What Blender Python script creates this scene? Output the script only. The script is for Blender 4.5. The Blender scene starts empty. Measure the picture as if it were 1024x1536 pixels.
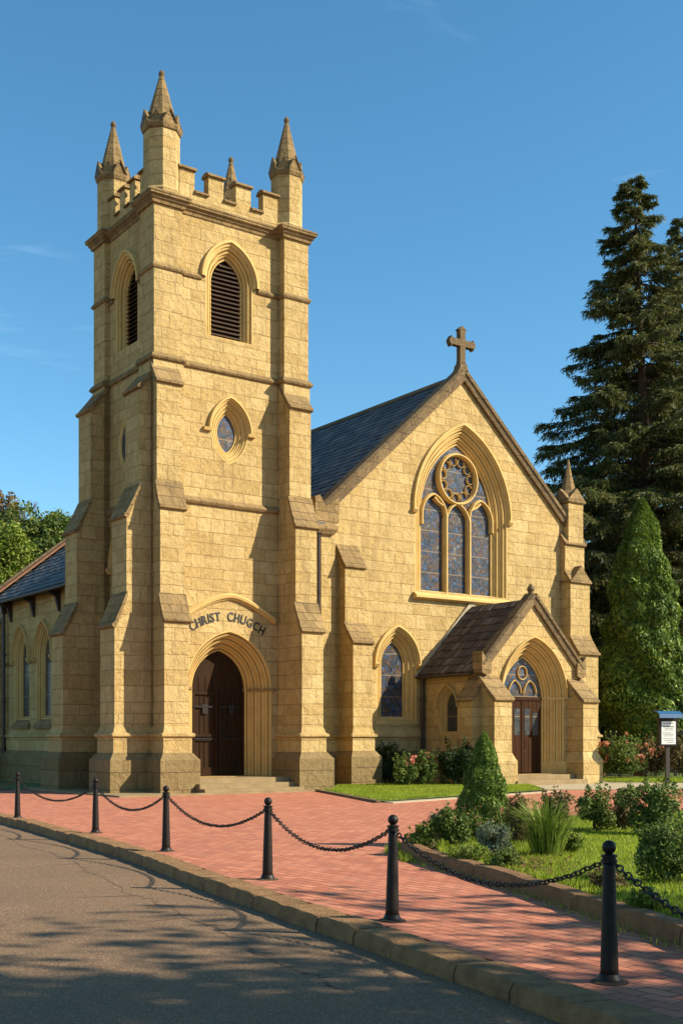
import bpy, math, random
import numpy as np
from mathutils import Vector, Matrix
from mathutils.geometry import delaunay_2d_cdt
R_ = math.radians
random.seed(7)
SC = bpy.context.scene
COL = SC.collection

# ------------------------------------------------------------ camera
cam = bpy.data.cameras.new("camera")
cam.sensor_width = 36; cam.sensor_fit = 'AUTO'
cam.lens = 1772 / 1536 * 36
cam.shift_y = (1108 - 768) / 1536
cam.clip_start = 0.1; cam.clip_end = 2000
camo = bpy.data.objects.new("camera", cam)
camo.location = (0, 0, 1.62); camo.rotation_euler = (R_(90), 0, 0)
COL.objects.link(camo); SC.camera = camo

# ------------------------------------------------------------ sky + sun
SUN_AZ, SUN_EL = 100.0, 33.0         # azimuth clockwise from +Y
w = bpy.data.worlds.new("World"); SC.world = w; w.use_nodes = True
nt = w.node_tree; nt.nodes.clear()
sky = nt.nodes.new('ShaderNodeTexSky'); sky.sky_type = 'NISHITA'
sky.sun_disc = False; sky.sun_elevation = R_(SUN_EL); sky.sun_rotation = R_(SUN_AZ)
sky.altitude = 900; sky.air_density = 1.0; sky.dust_density = 0.25; sky.ozone_density = 2.2
# faint wisps of cirrus
tc = nt.nodes.new('ShaderNodeTexCoord')
mp = nt.nodes.new('ShaderNodeMapping'); mp.inputs['Scale'].default_value = (1.2, 1.2, 6.0); mp.inputs['Rotation'].default_value = (0.1, 0.12, 0.4)
nz = nt.nodes.new('ShaderNodeTexNoise'); nz.inputs['Scale'].default_value = 2.3; nz.inputs['Detail'].default_value = 7; nz.inputs['Roughness'].default_value = 0.62; nz.inputs['Distortion'].default_value = 0.5
cr = nt.nodes.new('ShaderNodeMapRange'); cr.inputs[1].default_value = 0.57; cr.inputs[2].default_value = 0.82; cr.inputs[3].default_value = 0.0; cr.inputs[4].default_value = 0.3
mx = nt.nodes.new('ShaderNodeMix'); mx.data_type = 'RGBA'
bg = nt.nodes.new('ShaderNodeBackground'); bg.inputs['Strength'].default_value = 0.105
ow = nt.nodes.new('ShaderNodeOutputWorld')
nt.links.new(tc.outputs['Generated'], mp.inputs[0]); nt.links.new(mp.outputs[0], nz.inputs['Vector'])
nt.links.new(nz.outputs['Fac'], cr.inputs[0]); nt.links.new(cr.outputs[0], mx.inputs[0])
nt.links.new(sky.outputs[0], mx.inputs[6]); mx.inputs[7].default_value = (5.0, 6.2, 7.6, 1)
hs = nt.nodes.new('ShaderNodeHueSaturation'); hs.inputs['Saturation'].default_value = 1.22; hs.inputs['Hue'].default_value = 0.485
nt.links.new(mx.outputs[2], hs.inputs['Color']); nt.links.new(hs.outputs[0], bg.inputs[0]); nt.links.new(bg.outputs[0], ow.inputs[0])

sl = bpy.data.lights.new("sun", 'SUN'); sl.energy = 5.0; sl.angle = R_(0.55); sl.color = (1.0, 0.93, 0.77)
so = bpy.data.objects.new("sun", sl); COL.objects.link(so)
sv = Vector((math.cos(R_(SUN_EL)) * math.sin(R_(SUN_AZ)), math.cos(R_(SUN_EL)) * math.cos(R_(SUN_AZ)), math.sin(R_(SUN_EL))))
so.rotation_euler = sv.to_track_quat('Z', 'Y').to_euler()
SC.view_settings.view_transform = 'Standard'; SC.view_settings.look = 'None'
SC.view_settings.gamma = 1; SC.view_settings.exposure = 0.95
try: SC.cycles.max_bounces = 6
except Exception: pass

# ------------------------------------------------------------ frame of the church (u along facade, v into depth)
AL = math.atan2(3000 - 512, 1772)
UX, UY = math.sin(AL), math.cos(AL)
OX, OY = (235 - 512) / 1772 * 35.2, 35.2
def W(a, b, z=0.0): return (OX + a * UX - b * UY, OY + a * UY + b * UX, z)

# ------------------------------------------------------------ material helpers
def newmat(name):
    m = bpy.data.materials.new(name); m.use_nodes = True
    return m, m.node_tree, m.node_tree.nodes['Principled BSDF']
def N(t, kind, **kw):
    n = t.nodes.new('ShaderNode' + kind)
    for k, v in kw.items():
        if k in n.inputs.keys(): n.inputs[k].default_value = v
        else: setattr(n, k, v)
    return n
def ramp(t, stops, interp='LINEAR'):
    n = t.nodes.new('ShaderNodeValToRGB'); n.color_ramp.interpolation = interp
    e = n.color_ramp.elements
    while len(e) < len(stops): e.new(0.5)
    for i, (p, c) in enumerate(stops):
        e[i].position = p; e[i].color = (*c, 1)
    return n
def mixc(t, fac, a, b, mode='MIX'):
    n = t.nodes.new('ShaderNodeMix'); n.data_type = 'RGBA'; n.blend_type = mode
    for i, v in ((0, fac), (6, a), (7, b)):
        if hasattr(v, 'links'): t.links.new(v, n.inputs[i])
        elif i == 0: n.inputs[0].default_value = v
        else: n.inputs[i].default_value = (*v, 1)
    return n.outputs[2]
def math_(t, op, a, b=0.0, c=None):
    n = t.nodes.new('ShaderNodeMath'); n.operation = op
    for i, v in enumerate((a, b) if c is None else (a, b, c)):
        if hasattr(v, 'links'): t.links.new(v, n.inputs[i])
        else: n.inputs[i].default_value = v
    return n.outputs[0]
def noise(t, vec, scale, detail=4, rough=0.55, dist=0.0):
    n = N(t, 'TexNoise'); n.inputs['Scale'].default_value = scale; n.inputs['Detail'].default_value = detail
    n.inputs['Roughness'].default_value = rough; n.inputs['Distortion'].default_value = dist
    if vec is not None: t.links.new(vec, n.inputs['Vector'])
    return n.outputs['Fac']
def mrange(t, v, a, b, c=0.0, d=1.0):
    n = N(t, 'MapRange'); t.links.new(v, n.inputs[0])
    for i, x in enumerate((a, b, c, d)): n.inputs[i + 1].default_value = x
    return n.outputs[0]
def bump(t, h, strength, dist, bsdf, prev=None):
    n = N(t, 'Bump'); n.inputs['Strength'].default_value = strength; n.inputs['Distance'].default_value = dist
    t.links.new(h, n.inputs['Height'])
    if prev is not None: t.links.new(prev, n.inputs['Normal'])
    if bsdf is not None: t.links.new(n.outputs[0], bsdf.inputs['Normal'])
    return n.outputs[0]
def objco(t): return N(t, 'TexCoord').outputs['Object']

def stone_mat(name, c1, c2, mortar, rowh=0.40, bw=0.78, rough=0.9, rockface=1.0, mort=0.012, dirt=0.5, dirtc=(0.16, 0.105, 0.05)):
    m, t, b = newmat(name)
    co = objco(t)
    s = N(t, 'SeparateXYZ'); t.links.new(co, s.inputs[0])
    h = math_(t, 'ADD', s.outputs[0], s.outputs[1])
    wz = N(t, 'TexNoise', noise_dimensions='1D'); t.links.new(s.outputs[2], wz.inputs['W']); wz.inputs['Scale'].default_value = 0.55
    wz.inputs['Detail'].default_value = 1
    z2 = math_(t, 'ADD', s.outputs[2], math_(t, 'MULTIPLY', wz.outputs['Fac'], 0.7))
    wob = noise(t, co, 2.6, 3)
    z3 = math_(t, 'ADD', z2, math_(t, 'MULTIPLY', wob, 0.045))
    wob2 = noise(t, co, 1.4, 3)
    h2 = math_(t, 'ADD', h, math_(t, 'MULTIPLY', wob2, 0.16))
    cb = N(t, 'CombineXYZ'); t.links.new(h2, cb.inputs[0]); t.links.new(z3, cb.inputs[1])
    br = N(t, 'TexBrick'); t.links.new(cb.outputs[0], br.inputs['Vector'])
    br.inputs['Scale'].default_value = 1; br.inputs['Brick Width'].default_value = bw; br.inputs['Row Height'].default_value = rowh
    br.inputs['Mortar Size'].default_value = mort; br.inputs['Mortar Smooth'].default_value = 0.5; br.inputs['Bias'].default_value = -0.1
    br.squash = 0.62; br.squash_frequency = 3; br.offset = 0.43; br.offset_frequency = 2
    br.inputs['Color1'].default_value = (*c1, 1); br.inputs['Color2'].default_value = (*c2, 1); br.inputs['Mortar'].default_value = (*mortar, 1)
    # mottling
    n1 = noise(t, co, 0.9, 5, 0.6); n2 = noise(t, co, 7.0, 7, 0.8)
    col = mixc(t, mrange(t, n1, 0.35, 0.7, 0.0, 0.5), br.outputs['Color'], tuple(x * 0.72 for x in c2))
    hi = (min(.9, c1[0] * 1.3), min(.9, c1[1] * 1.38), min(.9, c1[2] * 1.7))
    col = mixc(t, mrange(t, n2, 0.45, 0.75, 0.0, 0.45), col, hi)
    n2b = noise(t, co, 5.0, 6, 0.75)
    col = mixc(t, mrange(t, n2b, 0.5, 0.75, 0.0, 0.6), col, tuple(x * 0.6 for x in c2))
    # streaky dirt of its own shape
    ms = N(t, 'Mapping'); ms.inputs['Scale'].default_value = (1.6, 1.6, 0.22); t.links.new(co, ms.inputs[0])
    st = noise(t, ms.outputs[0], 1.6, 6, 0.65)
    col = mixc(t, mrange(t, st, 0.52, 0.78, 0.0, dirt), col, dirtc)
    t.links.new(col, b.inputs['Base Color']); b.inputs['Roughness'].default_value = rough
    b.inputs['Specular IOR Level'].default_value = 0.2
    # bump
    inv = math_(t, 'SUBTRACT', 1.0, br.outputs['Fac'])
    bw_ = N(t, 'RGBToBW'); t.links.new(br.outputs['Color'], bw_.inputs[0])
    f1 = noise(t, co, 5.0, 6, 0.7); f2 = noise(t, co, 22.0, 5, 0.7)
    hh = math_(t, 'ADD', math_(t, 'MULTIPLY', inv, 0.55), math_(t, 'MULTIPLY', f1, 1.5 * rockface))
    hh = math_(t, 'ADD', hh, math_(t, 'MULTIPLY', f2, 0.6 * rockface))
    bump(t, hh, 1.0, 0.055, b)
    return m

def plain_stone(name, c, dark, rough=0.88, sc=3.0, bs=0.5, amt=0.6):
    m, t, b = newmat(name)
    co = objco(t)
    n1 = noise(t, co, sc, 6, 0.65); n2 = noise(t, co, sc * 6, 5, 0.7)
    col = mixc(t, mrange(t, n1, 0.38, 0.7, 0, amt), c, dark)
    col = mixc(t, mrange(t, n2, 0.45, 0.8, 0, 0.4), col, tuple(min(1, x * 1.35) for x in c))
    t.links.new(col, b.inputs['Base Color']); b.inputs['Roughness'].default_value = rough
    b.inputs['Specular IOR Level'].default_value = 0.2
    h = math_(t, 'ADD', n2, math_(t, 'MULTIPLY', n1, 0.6))
    bump(t, h, bs, 0.03, b)
    return m

def island_mat(name, stops, rough=0.7, mot=0.3, trans=0.0, nscale=1.2, spec=0.3, dark=(0.01, 0.02, 0.01)):
    m, t, b = newmat(name)
    g = N(t, 'NewGeometry')
    rp = ramp(t, stops); t.links.new(g.outputs['Random Per Island'], rp.inputs[0])
    co = objco(t); n1 = noise(t, co, nscale, 4)
    col = mixc(t, mrange(t, n1, 0.4, 0.65, 0, mot), rp.outputs[0], dark)
    t.links.new(col, b.inputs['Base Color']); b.inputs['Roughness'].default_value = rough
    b.inputs['Specular IOR Level'].default_value = spec
    if trans > 0:
        tr = N(t, 'BsdfTranslucent'); t.links.new(col, tr.inputs['Color'])
        ad = N(t, 'MixShader'); ad.inputs[0].default_value = trans
        out = [n for n in t.nodes if n.type == 'OUTPUT_MATERIAL'][0]
        t.links.new(b.outputs[0], ad.inputs[1]); t.links.new(tr.outputs[0], ad.inputs[2]); t.links.new(ad.outputs[0], out.inputs[0])
    return m

M = {}
M['ashlar'] = stone_mat('ashlar', (0.56, 0.388, 0.158), (0.43, 0.275, 0.092), (0.385, 0.24, 0.085))
M['side'] = M['ashlar']
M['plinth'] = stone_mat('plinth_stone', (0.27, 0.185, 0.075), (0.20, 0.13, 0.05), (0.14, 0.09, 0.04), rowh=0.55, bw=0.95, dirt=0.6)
M['trim'] = plain_stone('dressed_stone', (0.54, 0.362, 0.130), (0.37, 0.228, 0.068), sc=2.0, bs=0.25)
M['cap'] = stone_mat('weathered_stone', (0.33, 0.21, 0.085), (0.22, 0.14, 0.055), (0.14, 0.09, 0.04), rowh=0.27, bw=0.55, dirt=0.75, dirtc=(0.085, 0.06, 0.03))
M['cope'] = stone_mat('coping_stone', (0.22, 0.145, 0.065), (0.14, 0.092, 0.045), (0.07, 0.048, 0.026), rowh=0.62, bw=1.2, dirt=0.8, dirtc=(0.05, 0.036, 0.02))
M['step'] = plain_stone('step_stone', (0.27, 0.185, 0.09), (0.13, 0.09, 0.042), sc=2, bs=0.4)
M['slate'] = island_mat('slate_tiles', [(0, (0.038, 0.038, 0.036)), (0.5, (0.065, 0.064, 0.060)), (0.8, (0.095, 0.09, 0.08)), (1, (0.14, 0.12, 0.095))], rough=0.55, mot=0.4, nscale=2.0, dark=(0.03, 0.03, 0.035))
M['shingle'] = island_mat('wooden_shingles', [(0, (0.045, 0.033, 0.026)), (0.5, (0.075, 0.054, 0.042)), (0.85, (0.11, 0.08, 0.062)), (1, (0.16, 0.12, 0.09))], rough=0.85, mot=0.4, nscale=3.0, dark=(0.035, 0.026, 0.022))
M['terracotta'] = plain_stone('terracotta', (0.26, 0.12, 0.06), (0.12, 0.065, 0.04), sc=4)
M['mortar_lead'] = plain_stone('roof_flashing', (0.36, 0.29, 0.19), (0.2, 0.16, 0.1), sc=3)

def simple(name, c, rough=0.5, metal=0.0, bs=0.0, bsc=20, var=0.3, spec=0.5):
    m, t, b = newmat(name)
    co = objco(t); n = noise(t, co, 4.0, 5, 0.6)
    col = mixc(t, mrange(t, n, 0.35, 0.7, 0, var), c, tuple(x * 0.45 for x in c))
    t.links.new(col, b.inputs['Base Color']); b.inputs['Roughness'].default_value = rough; b.inputs['Metallic'].default_value = metal
    b.inputs['Specular IOR Level'].default_value = spec
    if bs: bump(t, noise(t, co, bsc, 4), bs, 0.01, b)
    return m
M['iron'] = simple('black_paint', (0.014, 0.009, 0.006), 0.5, 0.0, 0.35, 25, 0.2, spec=.22)
M['chain'] = simple('chain_iron', (0.035, 0.03, 0.025), 0.45, 0.6, 0.3, 60)
M['pipe'] = simple('pipe_paint', (0.035, 0.02, 0.012), 0.5)
M['timber'] = simple('dark_timber', (0.03, 0.02, 0.012), 0.7)
M['blueroof'] = simple('blue_painted_metal', (0.015, 0.085, 0.19), 0.5)
M['paper'] = simple('white_paper', (0.70, 0.68, 0.62), 0.6, var=0.12)
M['ink'] = simple('black_lettering', (0.012, 0.010, 0.008), 0.6)
M['soil'] = plain_stone('soil', (0.09, 0.055, 0.03), (0.04, 0.03, 0.018), sc=5, bs=1.0)

def wood_mat(name, c, c2):
    m, t, b = newmat(name); co = objco(t)
    mpn = N(t, 'Mapping'); mpn.inputs['Scale'].default_value = (14, 14, 0.9); t.links.new(co, mpn.inputs[0])
    n = noise(t, mpn.outputs[0], 1.5, 5, 0.6)
    n3 = noise(t, co, 1.7, 3)
    col = mixc(t, mrange(t, n, 0.35, 0.7), c, c2)
    col = mixc(t, mrange(t, n3, 0.4, 0.7, 0, 0.4), col, tuple(x * 0.5 for x in c))
    t.links.new(col, b.inputs['Base Color']); b.inputs['Roughness'].default_value = 0.65; b.inputs['Specular IOR Level'].default_value = 0.08
    bump(t, n, 0.3, 0.01, b); return m
M['door'] = wood_mat('dark_oak', (0.034, 0.015, 0.0045), (0.018, 0.008, 0.003))
M['door2'] = wood_mat('red_brown_wood', (0.050, 0.018, 0.0045), (0.022, 0.009, 0.003))
M['louvre'] = wood_mat('louvre_wood', (0.09, 0.058, 0.038), (0.045, 0.03, 0.02))

def glass_mat(name, cols, scale=4.0, bars=0.62, dark=0.0):
    m, t, b = newmat(name); co = objco(t)
    s = N(t, 'SeparateXYZ'); t.links.new(co, s.inputs[0])
    h = math_(t, 'ADD', s.outputs[0], s.outputs[1])
    cb = N(t, 'CombineXYZ'); t.links.new(h, cb.inputs[0]); t.links.new(s.outputs[2], cb.inputs[1])
    v = N(t, 'TexVoronoi', feature='F1', distance='CHEBYCHEV'); v.inputs['Scale'].default_value = scale * 2; t.links.new(cb.outputs[0], v.inputs['Vector'])
    e = N(t, 'TexVoronoi', feature='DISTANCE_TO_EDGE'); e.inputs['Scale'].default_value = scale * 2.0; t.links.new(cb.outputs[0], e.inputs['Vector'])
    sp = N(t, 'SeparateColor'); t.links.new(v.outputs['Color'], sp.inputs[0])
    big = noise(t, cb.outputs[0], 1.5, 3)
    f = math_(t, 'ADD', math_(t, 'MULTIPLY', sp.outputs[0], 0.8), mrange(t, big, 0.3, 0.7, -0.2, 0.4))
    rp = ramp(t, cols, 'LINEAR'); t.links.new(f, rp.inputs[0])
    fine = noise(t, cb.outputs[0], 16, 5, .7)
    col = mixc(t, mrange(t, fine, 0.5, 0.66, 0, 0.5), rp.outputs[0], (0.20, 0.12, 0.055))
    lead = math_(t, 'LESS_THAN', e.outputs[0], 0.05)
    col = mixc(t, lead, col, (0.045, 0.035, 0.025))
    # saddle bars
    md = math_(t, 'FRACT', math_(t, 'MULTIPLY', s.outputs[2], 1.0 / bars))
    bar = math_(t, 'LESS_THAN', md, 0.04)
    col = mixc(t, bar, col, (0.20, 0.14, 0.075))
    t.links.new(col, b.inputs['Base Color'])
    b.inputs['Roughness'].default_value = 0.3; b.inputs['Specular IOR Level'].default_value = 0.25
    bump(t, math_(t, 'ADD', sp.outputs[1], math_(t, 'MULTIPLY', fine, 0.6)), 0.25, 0.02, b)
    return m
GC = [(0.0, (0.006, 0.012, 0.02)), (0.22, (0.012, 0.05, 0.11)), (0.34, (0.09, 0.055, 0.03)), (0.5, (0.02, 0.022, 0.028)), (0.62, (0.03, 0.10, 0.20)), (0.74, (0.13, 0.06, 0.025)), (0.86, (0.05, 0.045, 0.04)), (1.0, (0.16, 0.15, 0.12))]
M['glass'] = glass_mat('stained_glass', GC, 4.5, 0.78)
GD = [(0.0, (0.008, 0.014, 0.02)), (0.5, (0.02, 0.035, 0.05)), (0.8, (0.04, 0.045, 0.04)), (1.0, (0.06, 0.07, 0.075))]
M['glass_dark'] = glass_mat('dark_leaded_glass', GD, 5.0, 0.8)

# ------------------------------------------------------------ mesh helpers
class MB:
    def __init__(s): s.v = []; s.f = []
    def add(s, vs, fs):
        o = len(s.v); s.v += [tuple(p) for p in vs]; s.f += [tuple(i + o for i in f) for f in fs]
    def box(s, x0, x1, y0, y1, z0, z1):
        s.add([(x0, y0, z0), (x1, y0, z0), (x1, y1, z0), (x0, y1, z0), (x0, y0, z1), (x1, y0, z1), (x1, y1, z1), (x0, y1, z1)],
              [(0, 3, 2, 1), (4, 5, 6, 7), (0, 1, 5, 4), (1, 2, 6, 5), (2, 3, 7, 6), (3, 0, 4, 7)])
    def loft(s, loops, closed=True, cap0=False, cap1=False):
        n = len(loops[0]); o = len(s.v)
        for l in loops: s.v += [tuple(p) for p in l]
        for i in range(len(loops) - 1):
            for j in range(n if closed else n - 1):
                k = (j + 1) % n
                s.f.append((o + i * n + j, o + i * n + k, o + (i + 1) * n + k, o + (i + 1) * n + j))
        if cap0: s.f.append(tuple(o + j for j in range(n))[::-1])
        if cap1: s.f.append(tuple(o + (len(loops) - 1) * n + j for j in range(n)))
    def prism(s, poly, f0, f1):
        """poly list of 2D; f0,f1 map 2D->3D for the two ends"""
        s.loft([[f0(*p) for p in poly], [f1(*p) for p in poly]], True, True, True)
    def rings(s, rect, prof):
        x0, x1, y0, y1 = rect
        s.loft([[(x0 - p, y0 - p, z), (x1 + p, y0 - p, z), (x1 + p, y1 + p, z), (x0 - p, y1 + p, z)] for p, z in prof], True, True, True)
    def tube(s, pts, rad, n=8, caps=True):
        pts = [Vector(p) for p in pts]; loops = []
        if not isinstance(rad, (list, tuple)): rad = [rad] * len(pts)
        for i, p in enumerate(pts):
            d = (pts[min(i + 1, len(pts) - 1)] - pts[max(i - 1, 0)]).normalized()
            u = d.cross(Vector((0, 0, 1)));
            if u.length < 1e-3: u = Vector((1, 0, 0))
            u.normalize(); v = d.cross(u)
            loops.append([p + (u * math.cos(2 * math.pi * k / n) + v * math.sin(2 * math.pi * k / n)) * rad[i] for k in range(n)])
        s.loft(loops, True, caps, caps)
    def lathe(s, prof, c=(0, 0, 0), n=20, rot=0.0):
        s.loft([[(c[0] + r * math.cos(2 * math.pi * k / n + rot), c[1] + r * math.sin(2 * math.pi * k / n + rot), c[2] + z) for k in range(n)] for r, z in prof], True, True, True)
    def build(s, name, mat, parent=None, smooth=False):
        me = bpy.data.meshes.new(name); me.from_pydata(s.v, [], s.f); me.update()
        import bmesh
        bm = bmesh.new(); bm.from_mesh(me); bmesh.ops.recalc_face_normals(bm, faces=bm.faces); bm.to_mesh(me); bm.free()
        if isinstance(mat, str): mat = M[mat]
        me.materials.append(mat)
        if smooth:
            me.polygons.foreach_set('use_smooth', [True] * len(me.polygons))
        o = bpy.data.objects.new(name, me); COL.objects.link(o)
        if parent is not None: o.parent = parent
        return o
def build_each(mb, name, mat, parent=None):
    """link every loose piece of the mesh as an object of its own"""
    par = list(range(len(mb.v)))
    def fd_(i):
        while par[i] != i: par[i] = par[par[i]]; i = par[i]
        return i
    for f in mb.f:
        for i in f[1:]: par[fd_(i)] = fd_(f[0])
    groups = {}
    for f in mb.f: groups.setdefault(fd_(f[0]), []).append(f)
    out = []
    for fs in groups.values():
        ids = sorted({i for f in fs for i in f}); mp_ = {i: k for k, i in enumerate(ids)}; m2 = MB()
        m2.v = [mb.v[i] for i in ids]; m2.f = [tuple(mp_[i] for i in f) for f in fs]; out.append(m2.build(name, mat, parent))
    return out
def tag(o, label=None, cat=None, group=None, kind=None):
    if label: o['label'] = label
    if cat: o['category'] = cat
    if group: o['group'] = group
    if kind: o['kind'] = kind
    return o
def empty(name, loc=(0, 0, 0), rz=0, parent=None):
    o = bpy.data.objects.new(name, None); o.location = loc; o.rotation_euler = (0, 0, rz); o.empty_display_size = 0.3
    COL.objects.link(o)
    if parent: o.parent = parent
    return o
def npmesh(name, verts, nper, mat, parent=None, smooth=False):
    """verts (N*nper,3): N separate polygons of nper corners"""
    nv = len(verts); npoly = nv // nper
    me = bpy.data.meshes.new(name)
    me.vertices.add(nv); me.vertices.foreach_set('co', np.asarray(verts, dtype=np.float32).ravel())
    me.loops.add(nv); me.loops.foreach_set('vertex_index', np.arange(nv, dtype=np.int32))
    me.polygons.add(npoly); me.polygons.foreach_set('loop_start', np.arange(0, nv, nper, dtype=np.int32))
    me.polygons.foreach_set('loop_total', np.full(npoly, nper, dtype=np.int32))
    me.update(calc_edges=True)
    if isinstance(mat, str): mat = M[mat]
    me.materials.append(mat)
    o = bpy.data.objects.new(name, me); COL.objects.link(o)
    if parent is not None: o.parent = parent
    return o

# ------------------------------------------------------------ wall panels with openings, arches
def panel(mb, outer, holes, f):
    pts = [Vector(p) for p in outer]; edges = [(i, (i + 1) % len(outer)) for i in range(len(outer))]
    for h in holes:
        o = len(pts); pts += [Vector(p) for p in h]; edges += [(o + i, o + (i + 1) % len(h)) for i in range(len(h))]
    vs, es, fs, *_ = delaunay_2d_cdt(pts, edges, [], 0, 1e-5)
    def inside(p, poly):
        c = False; n = len(poly); x, y = p
        for i in range(n):
            x1, y1 = poly[i]; x2, y2 = poly[(i + 1) % n]
            if (y1 > y) != (y2 > y) and x < (x2 - x1) * (y - y1) / (y2 - y1) + x1: c = not c
        return c
    out = []
    for tr in fs:
        c = sum((vs[i] for i in tr), Vector((0, 0))) / len(tr)
        if inside(c, outer) and not any(inside(c, h) for h in holes): out.append(tuple(tr))
    mb.add([f(v.x, v.y, 0) for v in vs], out)

def FR(b0): return lambda s, z, d: (s, b0 + d, z)             # faces -v
def SD(a0): return lambda s, z, d: (a0 + d, s, z)             # faces -u
def arch(c, zb, zs, s, R, t=0.0, n=10, jamb=True, drop=0.0):
    th = math.acos((R - s) / (R + t)); cx = c - s + R
    L = []
    if jamb: L.append((c - s - t, zb - drop))
    for i in range(n + 1):
        a = th * i / n; L.append((cx - (R + t) * math.cos(a), zs + (R + t) * math.sin(a)))
    Rr = [(2 * c - x, z) for x, z in L[::-1]][1:]
    return L + Rr
def vesica(c, zc, s, R, t=0.0, n=10):
    th = math.acos((R - s) / (R + t)); cx = c - s + R; L = []
    for i in range(-n, n + 1):
        a = th * i / n; L.append((cx - (R + t) * math.cos(a), zc + (R + t) * math.sin(a)))
    Rr = [(2 * c - x, z) for x, z in L[::-1]][1:-1]
    return L + Rr
def orders(tout, D, k):
    """profile (t, depth) from glass to wall with k moulded orders"""
    pr = [(0.0, D)]; wt = tout / k; wd = D / k
    for i in range(k):
        t0 = i * wt; d0 = D - i * wd
        pr += [(t0 + 0.0 * wt, d0 - 0.45 * wd), (t0 + 0.18 * wt, d0 - 0.60 * wd), (t0 + 0.30 * wt, d0 - 0.58 * wd), (t0 + 0.36 * wt, d0 - 0.10 * wd),
               (t0 + 0.48 * wt, d0 - 0.10 * wd), (t0 + 0.54 * wt, d0 - 0.70 * wd), (t0 + 0.74 * wt, d0 - 0.98 * wd), (t0 + wt, d0 - wd)]
    return pr
def opening(f, c, zb, zs, s, R, tout, D, k, parent, name='window', hood=True, hoodstop=True, paneM='glass', drop=0.12, shape='arch', hz=None, n=10, pane=True, hh=0.15):
    """moulded surround as a part; pane as its sub-part. Returns (part, wall hole outline)."""
    mb = MB()
    P = (lambda t, jamb=True, dr=0: arch(c, zb, zs, s, R, t, n, jamb, dr)) if shape == 'arch' else (lambda t, jamb=True, dr=0: vesica(c, zs, s, R, t, n))
    pr = orders(tout, D, k)
    mb.loft([[f(x, z, d) for x, z in P(t, True, drop * t / tout)] for t, d in pr])
    if hood:
        hp = [(tout + 0.0, 0.01), (tout + 0.01, -0.05), (tout + hh * 0.35, -0.07), (tout + hh * 0.5, -0.13), (tout + hh * 0.9, -0.12), (tout + hh, -0.02), (tout + hh + 0.01, 0.01)]
        if shape == 'arch':
            loops = [[f(x, z, d) for x, z in P(t, False)] for t, d in hp]
            mb.loft(loops, closed=False)
            if hoodstop:
                for sg in (-1, 1):
                    x = c + sg * (s + tout + hh * 0.5); x0, x1 = x - hh * 0.62, x + hh * 0.62
                    mb.prism([(0.012, zs - 0.16), (-0.10, zs - 0.12), (-0.17, zs - 0.02), (-0.17, zs + 0.04), (0.012, zs + 0.04)],
                             lambda d, z: f(x0, z, d), lambda d, z: f(x1, z, d))
        else:
            pts = lambda t: [(x, z) for x, z in P(t) if z >= zs - 0.02]
            m = min(len(pts(t)) for t, d in hp)
            loops = [[f(x, z, d) for x, z in arch(c, 0, zs, s, R, t, n, False)] for t, d in hp]
            mb.loft(loops, closed=False)
            for sg in (-1, 1):
                x = c + sg * (s + tout + 0.12); x0, x1 = x - 0.16, x + 0.12
                mb.prism([(0.012, zs - 0.06), (-0.10, zs - 0.06), (-0.13, zs + 0.03), (0.012, zs + 0.06)], lambda d, z: f(x0, z, d), lambda d, z: f(x1, z, d))
    part = mb.build(name, 'trim', parent)
    if pane:
        pb = MB(); pl = P(0.0); pb.add([f(x, z, D - 0.004) for x, z in pl], [tuple(range(len(pl)))])
        pb.build('pane', paneM, part)
    return part, P(tout, True, drop)

# ============================================================ THE CHURCH
church = empty('church', (OX, OY, 0), math.pi / 2 - AL)
tag(church, 'golden sandstone church with a tall battlemented corner tower, large gable and small entrance porch', 'church')
TW, TD = 5.05, 4.1
BG, BP = 1.7, -1.6                 # gable plane, porch front plane
GL, GR, GC_, GZ, GK = 7.2, 19.9, 13.55, 15.3, 9.55   # gable left/right/centre/apex/kneeler heights

def quad_roof(name, mat, parent, p0, du, dv, nu, nv, th=0.03, jit=0.25, wj=0.15, lap=1.35):
    """courses of separate tiles. p0 = eave corner, du = along eave (total), dv = up slope (total)"""
    mb = MB(); p0 = Vector(p0); du = Vector(du); dv = Vector(dv); nrm = du.cross(dv).normalized()
    if nrm.z < 0: nrm = -nrm
    eu = du.normalized(); ev = dv.normalized(); Lu, Lv = du.length, dv.length
    h = Lv / nv; wd = Lu / nu
    # backing sheet
    b0 = p0 - nrm * 0.02
    mb.add([b0, b0 + du, b0 + du + dv, b0 + dv, b0 - nrm * 0.1, b0 + du - nrm * 0.1, b0 + du + dv - nrm * 0.1, b0 + dv - nrm * 0.1], [(0, 1, 2, 3), (7, 6, 5, 4), (0, 4, 5, 1), (1, 5, 6, 2), (2, 6, 7, 3), (3, 7, 4, 0)])
    for j in range(nv):
        x = -random.random() * wd * (0.9 if j else 0)
        while x < Lu - 0.01:
            w_ = wd * (1 + random.uniform(-wj, wj)); x0 = max(0, x); x1 = min(Lu, x + w_ - wd * 0.03)
            if x1 - x0 > wd * 0.15:
                y0 = j * h + random.uniform(-1, 1) * h * 0.06 * (1 if j else 0); y1 = min(Lv, y0 + h * lap)
                lift = th * random.uniform(0.9, 1.5); tl = random.uniform(-1, 1) * th * jit
                A = p0 + eu * x0 + ev * y0; B = p0 + eu * x1 + ev * y0; C = p0 + eu * x1 + ev * y1; D = p0 + eu * x0 + ev * y1
                mb.add([A + nrm * (lift + tl), B + nrm * (lift - tl), C + nrm * 0.004, D + nrm * 0.004, A - nrm * 0.004, B - nrm * 0.004],
                       [(0, 1, 2, 3), (4, 5, 1, 0), (4, 0, 3), (1, 5, 2)])
            x += w_
    return mb.build(name, mat, parent)

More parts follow.
